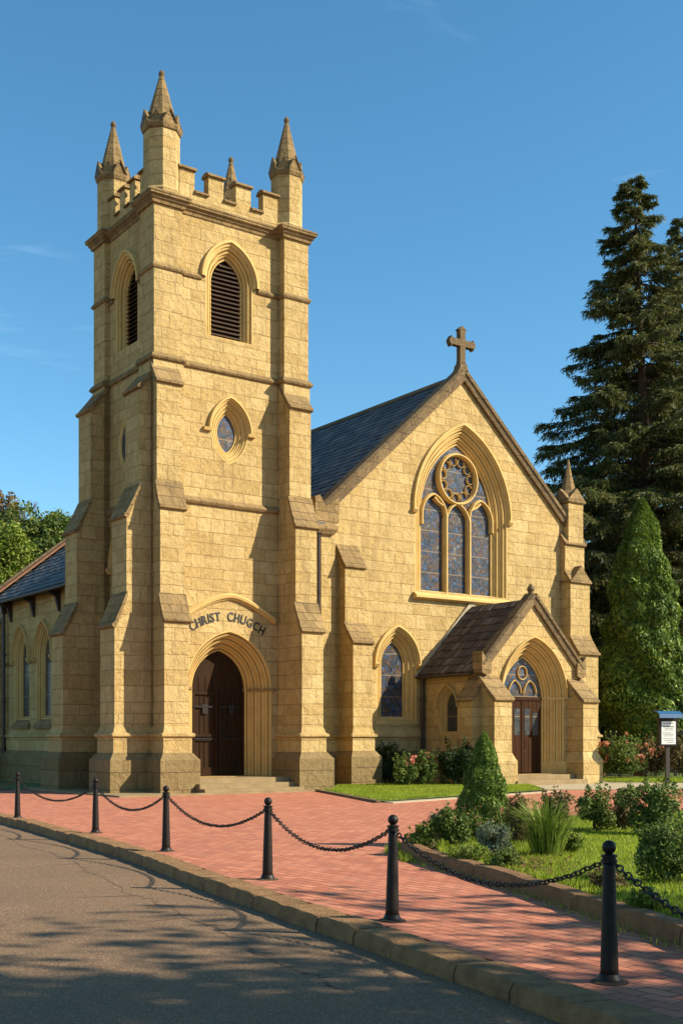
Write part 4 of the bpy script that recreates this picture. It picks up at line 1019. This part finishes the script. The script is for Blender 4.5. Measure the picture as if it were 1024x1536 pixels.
# ============================================================ PLANTS
rng = np.random.default_rng(11)
def leafmat(name, cs, trans=0.25, mot=0.35, ns=0.8, dark=(0.012, 0.02, 0.006), rough=0.6, spec=.25):
    M[name] = island_mat(name, [(i / (len(cs) - 1), c) for i, c in enumerate(cs)], rough=rough, mot=mot, trans=trans, nscale=ns, dark=dark, spec=spec)
leafmat('leaf_mid', [(0.045, 0.085, 0.012), (0.09, 0.14, 0.02), (0.15, 0.20, 0.03), (0.22, 0.23, 0.05)])
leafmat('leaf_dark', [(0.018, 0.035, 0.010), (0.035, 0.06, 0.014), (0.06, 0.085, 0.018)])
leafmat('leaf_bright', [(0.08, 0.13, 0.012), (0.15, 0.22, 0.02), (0.22, 0.28, 0.03), (0.28, 0.28, 0.06)])
leafmat('leaf_bronze', [(0.08, 0.075, 0.02), (0.16, 0.10, 0.035), (0.24, 0.15, 0.06), (0.12, 0.13, 0.03)])
leafmat('leaf_pale', [(0.10, 0.13, 0.06), (0.2, 0.23, 0.12), (0.30, 0.32, 0.2), (0.07, 0.10, 0.03)])
leafmat('leaf_autumn', [(0.12, 0.075, 0.02), (0.22, 0.13, 0.04), (0.28, 0.17, 0.05), (0.10, 0.09, 0.02)])
leafmat('thuja', [(0.045, 0.095, 0.012), (0.10, 0.17, 0.018), (0.18, 0.25, 0.028), (0.27, 0.32, 0.05)], ns=1.0, mot=.35)
leafmat('spruce', [(0.03, 0.048, 0.014), (0.07, 0.09, 0.022), (0.13, 0.135, 0.03), (0.20, 0.17, 0.04)], trans=.35, ns=.35, mot=.3, dark=(0.008, .013, .006))
leafmat('grass_blade', [(0.17, 0.24, 0.012), (0.26, 0.34, 0.018), (0.35, 0.41, 0.028), (0.40, 0.40, 0.06)], trans=.55, mot=.3, ns=.9, dark=(.05, .08, .01))
leafmat('petal', [(0.55, 0.13, 0.10), (0.65, 0.22, 0.15), (0.70, 0.35, 0.25)], mot=0)
leafmat('petal_rust', [(0.42, 0.10, 0.06), (0.5, 0.18, 0.08), (0.5, 0.26, 0.14)], mot=0)
leafmat('litter', [(0.14, 0.06, 0.03), (0.20, 0.08, 0.04), (0.10, 0.05, 0.025)], mot=.2)
M['bark'] = plain_stone('bark', (0.085, 0.055, 0.032), (0.04, 0.027, 0.017), sc=6, bs=1.0)
M['bark_red'] = plain_stone('red_bark', (0.19, 0.10, 0.05), (0.08, 0.045, 0.025), sc=6, bs=1.0)

def unit(v): return v / np.maximum(1e-9, np.linalg.norm(v, axis=-1, keepdims=True))
def leaves(centers, size, out=None, bias=0.5, aspect=0.5, sizevar=0.4, up=0.0):
    """diamond leaves: 4 verts each. out: preferred normals"""
    n = len(centers); nr = unit(rng.normal(size=(n, 3)))
    if out is not None: nr = unit(nr * (1 - bias) + out * bias)
    ax = unit(np.cross(nr, unit(rng.normal(size=(n, 3)))))
    if up: ax = unit(ax + np.array([0, 0, up])); 
    bx = unit(np.cross(nr, ax)); s = size * (1 + rng.uniform(-sizevar, sizevar, (n, 1)))
    v = np.stack([centers - ax * s * .5, centers + bx * s * aspect * .5 + nr * s * .06, centers + ax * s * .5, centers - bx * s * aspect * .5 + nr * s * .06], 1)
    return v.reshape(-1, 3)
def clump_pts(n, rad, nc, flat=1.0, fill=.5, lump=.35, base=True):
    """points in an irregular crown built of nc sub-clumps"""
    rad = np.array(rad); cs = unit(rng.normal(size=(nc, 3))) * (rng.uniform(.25, .82, (nc, 1)));
    cr = rng.uniform(lump * .6, lump * 1.25, nc); idx = rng.integers(0, nc, n)
    d = unit(rng.normal(size=(n, 3))); r = rng.uniform(fill, 1, (n, 1)) ** .6
    p = cs[idx] + d * r * cr[idx][:, None]
    return p * rad, unit(d + cs[idx] * .4)
def bush(name, x, y, z, rx, ry, rz, n, ls, mat, label, cat='bush', group=None, flowers=0, fmat='petal', nc=16, lump=.42, stems=6, fs=.05):
    r = empty(name, (x, y, z)); tag(r, label, cat, group)
    p, o = clump_pts(n, (rx, ry, rz), nc, lump=lump); p[:, 2] = p[:, 2] + rz * .95; k = p[:, 2] > 0.01; p, o = p[k], o[k]
    # shoots standing out of the mass, so that the outline is loose
    ns = 26; sa = rng.uniform(0, 2 * math.pi, ns); se = rng.uniform(.15, 1.3, ns); sd = np.stack([np.cos(sa) * np.cos(se), np.sin(sa) * np.cos(se), np.sin(se)], 1)
    b0 = sd * np.array([rx, ry, rz * .95]) * .7; b0[:, 2] += rz * .95; dirs = unit(sd * .6 + np.array([0, 0, .7]) + rng.normal(size=(ns, 3)) * .25)
    m = 26; t_ = rng.uniform(0, 1, (ns, m, 1)); ln_ = rng.uniform(.35, .85, (ns, 1, 1)) * min(rz, rx) * 1.0
    sp = (b0[:, None, :] + dirs[:, None, :] * t_ * ln_ + rng.normal(size=(ns, m, 3)) * ls * .55 * (1.3 - t_)).reshape(-1, 3); sp = sp[sp[:, 2] > .02]
    so_ = unit(sp - np.array([0, 0, rz * .6])); p = np.concatenate([p, sp]); o = np.concatenate([o, so_])
    npmesh('foliage', leaves(p, ls, o, .45), 4, mat, r)
    mb = MB()
    for i in range(stems):
        a = random.uniform(0, 6.28); q = random.uniform(.2, .7); mb.tube([(random.uniform(-.04, .04), random.uniform(-.04, .04), -.03), (math.cos(a) * rx * q * .5, math.sin(a) * ry * q * .5, rz * .7), (math.cos(a) * rx * q, math.sin(a) * ry * q, rz * 1.5)], [.012, .009, .004], 5)
    mb.build('stem', 'bark', r)
    if flowers:
        p, o = clump_pts(flowers * 30, (rx, ry, rz), nc, lump=lump, fill=.9); p[:, 2] += rz * .95; k = (p[:, 2] > rz * .9) & (p[:, 1] < ry * .4); p = (p[k] - [0, 0, rz * .95])[:flowers] * 1.22 + [0, 0, rz * .95]
        for q in p:
            npmesh('flower', leaves(q + rng.normal(size=(9, 3)) * fs * .33, fs, None, 0, .9), 4, fmat, r)
    return r
def gpos(px, py, z=0.1): Y = (1.62 - z) * 1772 / (py - 1108); return (px - 512) / 1772 * Y, Y
# ---- little conifer in the bed
def conifer(name, x, y, z, H, Rm, n, ls, mat, label, lean=0.0, trunk=.05, low=.02, tm='bark', power=.8, lumps=40, belly=.22, aspect=.35, bulge=.16, cat='conifer', th0=0):
    r = empty(name, (x, y, z)); tag(r, label, cat)
    t = rng.uniform(0, 1, n) ** .9
    def prof(t): return Rm * np.minimum(1, (t / belly + .35) ** .7) * np.maximum(0, 1 - np.maximum(0, t - belly * .8) / (1 - belly * .8)) ** power
    th = rng.uniform(0, 2 * math.pi, n)
    lc = np.stack([rng.uniform(0, 1, lumps), rng.uniform(0, 2 * math.pi, lumps)], 1); la = rng.uniform(.4, 1, lumps)
    dt = (t[:, None] - lc[None, :, 0]) * H / (Rm * .40); da = (th[:, None] - lc[None, :, 1] + math.pi) % (2 * math.pi) - math.pi
    lu = np.max(np.exp(-(dt ** 2) - (da / .42) ** 2) * la, axis=1)
    rr = prof(t) * (1 - bulge + bulge * 2.0 * lu) * np.where(rng.uniform(0, 1, n) < .8, rng.uniform(.86, 1.03, n), rng.uniform(.45, .9, n))
    zz = low * H + t * H * (1 - low)
    p = np.stack([rr * np.cos(th), rr * np.sin(th), zz], 1); o = unit(np.stack([np.cos(th), np.sin(th), np.full(n, .45)], 1))
    npmesh('foliage', leaves(p, ls, o, .5, aspect, .5, up=.9), 4, mat, r)
    mb = MB(); mb.lathe([(trunk * 1.25, -.1), (trunk, H * .1), (trunk * .3, H * .85)], n=10); mb.build('trunk', tm, r)
    return r
x, y = gpos(730, 1262); conifer('small_conifer', x, y + .3, .09, 1.62, .42, 26000, .045, 'thuja', 'small dense cone shaped conifer growing in the garden bed', power=.66, lumps=100, bulge=.24, belly=.2)
# ---- shrubs in the bed
def B(px, py, wpx, hpx, n, ls, mat, label, name='shrub', z=.1, **k):
    x, y = gpos(px, py, z); s = y / 1772; rx = wpx * s / 2; rz = hpx * s / 2 / .95; return bush(name, x, y + rx * .6, z, rx, rx * .85, rz * .98, n, ls, mat, label, **k)
B(680, 1274, 56, 60, 3600, .05, 'leaf_mid', 'dark leafed shrub touching the left side of the small conifer')
B(640, 1274, 62, 36, 3200, .035, 'leaf_bright', 'low bright green plant at the left tip of the garden bed', name='groundcover_plant')
B(742, 1291, 62, 52, 3800, .035, 'leaf_pale', 'pale grey green shrub at the foot of the small conifer', name='pale_shrub')
B(778, 1268, 44, 72, 2400, .045, 'leaf_bronze', 'thin reddish shrub just right of the small conifer', flowers=10, fmat='petal_rust')
B(836, 1240, 56, 50, 2800, .06, 'leaf_bronze', 'small bronze green shrub rising behind the grass clump')
B(897, 1250, 64, 66, 4600, .05, 'leaf_mid', 'rounded green shrub at the back edge of the bed lawn', z=.1)
B(938, 1248, 42, 66, 2600, .05, 'leaf_bronze', 'narrow bronze shrub between two green ones at the back of the bed lawn')
B(988, 1256, 104, 84, 8000, .05, 'leaf_mid', 'big green shrub with yellowish tips at the right back of the bed', flowers=6, fmat='petal_rust')
B(1014, 1330, 128, 100, 10000, .04, 'leaf_mid', 'large low green shrub cut off by the right edge of the photo', nc=26)
B(802, 1266, 56, 46, 2600, .04, 'leaf_bright', 'light green plant between the reddish shrub and the grass clump', name='groundcover_plant')
B(704, 1296, 70, 26, 2600, .03, 'leaf_bright', 'low spreading bright plant in front of the small conifer, near the edging', name='groundcover_plant')
B(858, 1282, 44, 30, 1800, .035, 'leaf_bright', 'small bright plant at the right foot of the grass clump', name='groundcover_plant')
B(975, 1372, 60, 34, 2200, .035, 'leaf_bright', 'feathery bright weeds by the edging, right of the nearest bollard', name='groundcover_plant')
B(760, 1306, 58, 26, 2200, .03, 'leaf_mid', 'low creeping green plant on bare soil left of the fallen leaves', name='groundcover_plant')
B(912, 1338, 62, 30, 2200, .035, 'leaf_bronze', 'low rusty plant beside the edging, just behind the nearest bollard', name='groundcover_plant')
B(662, 1262, 40, 40, 1800, .04, 'leaf_pale', 'small greyish plant behind the left tip of the bed', name='pale_shrub')
# grass clump
x, y = gpos(822, 1288); r = empty('ornamental_grass', (x, y + .15, .1)); tag(r, 'tuft of long narrow green blades in the garden bed', 'ornamental grass')
V_ = []
for i in range(420):
    a = random.uniform(0, 6.28); l = random.uniform(.5, .92); ln = random.uniform(.1, .85); b0 = Vector((math.cos(a) * random.uniform(0, .2), math.sin(a) * random.uniform(0, .2), 0)); d = Vector((math.cos(a), math.sin(a), 0)); s = Vector((-d.y, d.x, 0)) * .007
    p1 = b0 + d * ln * l * .35 + Vector((0, 0, l * .6)); p2 = b0 + d * ln * l * 1.0 + Vector((0, 0, l * (1 - ln * .35)))
    V_ += [b0 - s, b0 + s, p1 + s, p1 - s, p1 - s, p1 + s, p2 + s * .15, p2 - s * .15]
npmesh('blades', np.array([tuple(v) for v in V_]), 4, 'leaf_bright', r)
# grass blades
def blades(name, poly, n, h, z, mat='grass_blade', label=None, w=.006, dens=None):
    P = np.array(poly); lo, hi = P.min(0), P.max(0); pts = rng.uniform(lo, hi, (int(n * 1.9), 2)); ins = np.zeros(len(pts), bool); m = len(P)
    for i in range(m):
        a, b = P[i], P[(i + 1) % m]; c = (a[1] > pts[:, 1]) != (b[1] > pts[:, 1])
        with np.errstate(divide='ignore', invalid='ignore'): xx = (b[0] - a[0]) * (pts[:, 1] - a[1]) / (b[1] - a[1]) + a[0]
        ins ^= c & (pts[:, 0] < xx)
    pts = pts[ins][:n]; k = len(pts); a = rng.uniform(0, 6.28, k); hh = h * rng.uniform(.5, 1.3, k); ln = rng.uniform(0, .7, k)
    d = np.stack([np.cos(a), np.sin(a)], 1); b3 = np.concatenate([pts, np.full((k, 1), z)], 1); s = np.stack([-d[:, 1], d[:, 0], np.zeros(k)], 1) * w
    top = b3 + np.concatenate([d * (ln * hh)[:, None], hh[:, None]], 1)
    o = npmesh(name, np.stack([b3 - s, b3 + s, top], 1).reshape(-1, 3), 3, mat); tag(o, label, 'grass', kind='stuff'); return o
inner = lawnpoly
near = [(2.0, 13.2), (2.6, 10.8), (3.2, 9), (4.6, 8), (8, 14), (11, 24.4), (6.3, 24.1), (4.4, 22.8), (3.2, 20.6), (2.7, 17.4), (2.4, 15)]
blades('lawn_grass', near, 110000, .05, .11, label='bright short lawn grass filling the garden bed', w=.007)
blades('bed_weeds', [(1.3, 16.4), (1.35, 15.4), (1.7, 14.1), (2.15, 12.3), (2.5, 10.8), (2.9, 9.0), (3.4, 9.0), (2.9, 11), (2.7, 13), (2.7, 14.8), (3.6, 17.5), (3.6, 21), (2.4, 19.2), (1.6, 18.2)], 16000, .08, .10, label='rough grass and weeds along the garden edging', w=.008)
blades('side_lawn_grass', [(-0.6, 36.8), (1.05, 30.2), (4.7, 34.8), (6.3, 36.8), (6.4, 41), (3, 41.4), (0, 40.4)], 42000, .06, .035, label='short lawn grass beside the gable wall', w=.012)
blades('verge_grass', [(9.8, 43.8), (16, 42.8), (20, 42.3), (20, 47.5), (9.8, 48)], 26000, .09, .016, label='strip of grass in front of the bushes at right', w=.014)
blades('kerb_foot_weeds', offset_curve(BF, .0)[14:66] + offset_curve(BF, -.16)[14:66][::-1], 5000, .06, .0, label='weeds and moss at the foot of the bed edging', w=.006)
blades('edge_weeds', [(1.75, 19.0), (0.95, 17.7), (0.78, 16.7), (1.0, 15.4), (.8, 15.5), (.6, 16.8), (.8, 18)], 2500, .10, .0, label='tuft of weeds at the left tip of the garden bed', w=.007)
# leaf litter on the bed
P = np.array([gpos(random.gauss(805, 26), random.gauss(1300, 8)) for _ in range(900)]); P3 = np.concatenate([P, rng.uniform(.11, .16, (len(P), 1))], 1)
tag(npmesh('leaf_litter', leaves(P3, .05, np.tile([0, 0, 1.], (len(P), 1)), .6), 4, 'litter'), 'red brown fallen leaves in front of the grass clump', 'leaf litter', kind='stuff')
# ---- bushes by the church
def CB(a, b, rx, ry, rz, n, ls, mat, label, **k):
    x, y, _ = W(a, b); return bush('rose_bush' if k.get('flowers') else 'shrub', x, y, .03, rx, ry, rz, n, ls, mat, label, **k)
def PB(px, Y, wpx, hpx, n, ls, mat, label, z=.03, **k):
    s = Y / 1772; return bush(k.pop('name', 'shrub'), (px - 512) * s, Y, z, wpx * s / 2, wpx * s / 2 * .8, hpx * s / 2 / .97, n, ls, mat, label, **k)
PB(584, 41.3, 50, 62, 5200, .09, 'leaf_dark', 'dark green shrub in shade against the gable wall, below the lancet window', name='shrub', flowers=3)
PB(606, 39.6, 42, 44, 4200, .07, 'leaf_mid', 'rounded rose bush with a few pink blooms on the side lawn', name='rose_bush', flowers=6, fs=.13)
PB(638, 39.8, 38, 50, 3600, .075, 'leaf_mid', 'upright rose bush with pink blooms beside the porch downpipe', name='rose_bush', flowers=6, fs=.13)
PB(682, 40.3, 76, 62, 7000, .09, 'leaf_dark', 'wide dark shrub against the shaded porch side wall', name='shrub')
PB(930, 46.5, 82, 62, 7600, .09, 'leaf_mid', 'flowering bush with pink and rust blooms at the church corner', name='flowering_bush', flowers=46, fmat='petal_rust', fs=.13)
PB(982, 48, 64, 56, 5200, .09, 'leaf_bronze', 'bronze leafed bush behind the notice board post', name='shrub', flowers=10, fmat='petal_rust', fs=.1)
PB(1024, 47, 70, 60, 5200, .09, 'leaf_bronze', 'bronze leafed bush cut off by the right edge of the photo', name='shrub')

# ============================================================ TREES
def trunk_mesh(mb, base, top, r0, r1, n=8, k=6, wob=.1):
    base, top = Vector(base), Vector(top); pts = [base.lerp(top, i / k) + Vector((random.uniform(-wob, wob), random.uniform(-wob, wob), 0)) * (0 < i < k) for i in range(k + 1)]
    mb.tube(pts, [r0 + (r1 - r0) * (i / k) ** .8 for i in range(k + 1)], n); return pts
def spruce(px, Y, toppx, name, label, base_r, n_whorl, z_low, dens=1.0, seed=1, lean=(0, 0)):
    """tall spruce: whorls of long limbs that droop and turn up, hung with sprays"""
    rg = np.random.default_rng(seed); rn = random.Random(seed)
    X = (px - 512) / 1772 * Y; H = 1.62 + (1108 - toppx) / 1772 * Y
    r = empty(name, (X, Y, 0)); tag(r, label, 'spruce')
    mb = MB(); tp = lambda z: Vector((lean[0] * z / H, lean[1] * z / H, z))
    mb.tube([tp(z) for z in (-.3, 1, H * .2, H * .45, H * .7, H * .9, H * .995)], [.62, .52, .44, .33, .19, .08, .015], 12); mb.build('trunk', 'bark', r)
    lb = MB(); C = []; D = []; S = []
    for i in range(n_whorl):
        f = i / (n_whorl - 1); z = z_low + (H - .3 - z_low) * (f ** .92); t = 1 - (z - z_low) / (H - z_low)
        L0 = base_r * (t ** .95) * (.95) + .5; nb_ = rn.randint(5, 7)
        for j in range(nb_):
            a = rn.uniform(0, 6.283) ; L = L0 * rn.uniform(.68, 1.08); d = Vector((math.cos(a), math.sin(a), 0)); rise = rn.uniform(-.05, .22) * (1 if t < .6 else .5); droop = rn.uniform(.26, .5)
            pts = []; K = 7
            for k in range(K + 1):
                u = k / K; pts.append(tp(z) + d * (L * u) + Vector((0, 0, L * (rise * u - droop * u * u + .22 * u ** 4))))
            lb.tube(pts, [max(.008, .014 * L * (1 - k / K) + .008) for k in range(K + 1)], 4, False)
            ns = int((6 + L * 18) * dens * 1.25)
            for s in range(ns):
                u = rn.uniform(.10, 1) ** .75; k = min(K - 1, int(u * K)); p = pts[k].lerp(pts[k + 1], u * K - k); sd = Vector((-d.y, d.x, 0)) * rn.choice((-1, 1))
                tl = L * .26 * (1.1 - u * .75) * rn.uniform(.4, 1.2) + .10
                dirv = (d * .8 + sd * rn.uniform(.35, 1.1) + Vector((0, 0, rn.uniform(-.65, .08)))).normalized()
                m = 5 + int(tl * 7)
                for q in range(m):
                    v = (q + rn.random()) / m; c = p + dirv * tl * v + Vector((0, 0, -tl * .3 * v * v)); C.append(tuple(c)); dd = dirv * .6 + Vector((rn.uniform(-.8, .8), rn.uniform(-.8, .8), rn.uniform(-1.1, .15))); D.append(tuple(dd)); S.append(rn.uniform(.13, .27))
    lb.build('limbs', 'bark', r)
    C, D, S = np.array(C), unit(np.array(D)), np.array(S)[:, None]; n = len(C); side = unit(np.cross(D, unit(rg.normal(size=(n, 3)))))
    V = np.stack([C - side * S * .16, C + D * S * .45 + side * S * .13, C + D * S * 1.25, C + D * S * .3 - side * S * .16], 1).reshape(-1, 3)
    npmesh('needles', V, 4, 'spruce', r); return r, n
_, n1 = spruce(984, 60, 262, 'spruce_tree', 'tallest dark spruce with sweeping limbs, rising directly behind the bright cypress', 9.6, 68, 3.0, 1.1, 3, (-1.15, 0))
_, n2 = spruce(1040, 66, 320, 'spruce_tree', 'second dark spruce, partly cut off by the right edge of the photo', 8.0, 62, 3.0, .8, 5, (-.6, 0))
print('spruce sprays', n1, n2)
x = (962 - 512) / 1772 * 51
conifer('cypress_tree', x, 51, 0, 11.9, 2.0, 110000, .22, 'thuja', 'broad bright green cone shaped cypress in front of the spruces', trunk=.30, low=.12, power=.62, lumps=170, bulge=.28, belly=.2, tm='bark_red', cat='cypress')
x = (1012 - 512) / 1772 * 54
def tree(name, X, Y, H, R, cz, nleaf, ls, mat, label, nc=26, lump=.36, trunk=.25, cat='tree', flat=.8, bark='bark', fill=.4, hsc=None):
    r = empty(name, (X, Y, 0)); tag(r, label, cat); mb = MB(); pts = trunk_mesh(mb, (0, 0, -.2), (0, 0, cz), trunk, trunk * .55, 9); mb.build('trunk', bark, r)
    rad = (R, R, hsc or (H - cz) * 1.0); p, o = clump_pts(nleaf, rad, nc, lump=lump, fill=fill); p[:, 2] += cz; k = p[:, 2] > .2; p, o = p[k], o[k]
    npmesh('crown', leaves(p, ls, o, .4), 4, mat, r); lb = MB()
    for i in range(9):
        a = random.uniform(0, 6.28); q = random.uniform(.4, .8); lb.tube([(0, 0, cz * random.uniform(.5, .95)), (math.cos(a) * R * q * .5, math.sin(a) * R * q * .5, cz + random.uniform(-.1, .2) * rad[2]), (math.cos(a) * R * q, math.sin(a) * R * q, cz + random.uniform(0, .5) * rad[2])], [trunk * .4, trunk * .25, .03], 6, False)
    lb.build('limbs', bark, r); return r
px = lambda p_, Y: (p_ - 512) / 1772 * Y
# dark evergreens filling the background at right
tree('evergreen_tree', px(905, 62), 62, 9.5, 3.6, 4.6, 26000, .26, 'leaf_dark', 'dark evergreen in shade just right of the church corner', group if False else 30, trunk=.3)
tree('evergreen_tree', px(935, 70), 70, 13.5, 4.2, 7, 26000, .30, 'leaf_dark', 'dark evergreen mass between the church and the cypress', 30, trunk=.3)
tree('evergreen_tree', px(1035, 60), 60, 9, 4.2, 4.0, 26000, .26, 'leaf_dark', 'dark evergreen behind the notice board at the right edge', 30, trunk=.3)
tree('autumn_tree', px(905, 82), 82, 13.5, 4.5, 8, 14000, .32, 'leaf_autumn', 'brownish tree glimpsed between the church and the spruce limbs', 26, trunk=.3)
B_ = [(880, 57, 1.6), (925, 56, 1.7), (1000, 56, 1.7), (1060, 55, 1.8)]
# left group
tree('broadleaf_tree', px(64, 66), 66, 14.4, 2.5, 11.9, 36000, .21, 'leaf_mid', 'round green tree with sky showing through, next to the tower', 40, lump=.42, trunk=.3, hsc=2.6)
tree('broadleaf_tree', px(4, 56), 56, 12, 2.2, 9.2, 34000, .17, 'leaf_bright', 'bright green rounded tree above the roof verge at the left edge', 40, lump=.42, trunk=.3, hsc=3.0)
tree('autumn_tree', px(-2, 74), 74, 17, 1.3, 14.6, 12000, .20, 'leaf_autumn', 'brown leafed tree top at the far left edge', 20, lump=.42, trunk=.2, hsc=2.7)
tree('evergreen_tree', px(-40, 80), 80, 12, 7, 5, 22000, .32, 'leaf_dark', 'dark tree mass low behind the left wing roof', 30, trunk=.4, hsc=7)
tree('evergreen_tree', px(100, 85), 85, 13, 4, 10.5, 24000, .32, 'leaf_dark', 'dark tree behind the round green tree at left', 30, lump=.4, trunk=.4, hsc=4)
# bare twiggy treetop
r = empty('bare_tree', (px(38, 78), 78, 0)); tag(r, 'bare twiggy treetop poking above the green crown at left', 'tree'); mb = MB(); mb.tube([(0, 0, -.2), (0, 0, 8), (0, 0, 14.8)], [.25, .18, .08], 8); mb.build('trunk', 'bark_red', r); lb = MB()
def twig(p, d, L, rad, dep):
    q = p + d * L; lb.tube([p, p.lerp(q, .5) + Vector((random.uniform(-.05, .05), 0, 0)), q], [rad, rad * .8, rad * .5], 4, False)
    if dep:
        for k in range(4): twig(p.lerp(q, random.uniform(.45, 1)), (d + Vector((random.uniform(-.55, .55), random.uniform(-.55, .55), random.uniform(-.05, .35)))).normalized(), L * .68, rad * .55, dep - 1)
for i in range(7): a = i * .9; twig(Vector((0, 0, 13.8 + i * .15)), Vector((math.cos(a) * .4, math.sin(a) * .4, .9)).normalized(), 1.25, .04, 3)
lb.build('limbs', 'bark_red', r)
# the tree beside the road that shades the foreground (outside the picture, to the right)
tree('shade_tree', 12.2, 4.6, 11.0, 5.0, 7.4, 9000, .34, 'leaf_mid', 'leafy roadside tree outside the picture whose shade falls on the near road', 30, lump=.40, trunk=.35, hsc=3.9, fill=.2)
tree('shade_tree', 16.0, -1.5, 13.5, 6.0, 8.0, 10000, .36, 'leaf_mid', 'second leafy tree outside the picture, shading the bottom of the road', 30, lump=.40, trunk=.4, hsc=5, fill=.2)
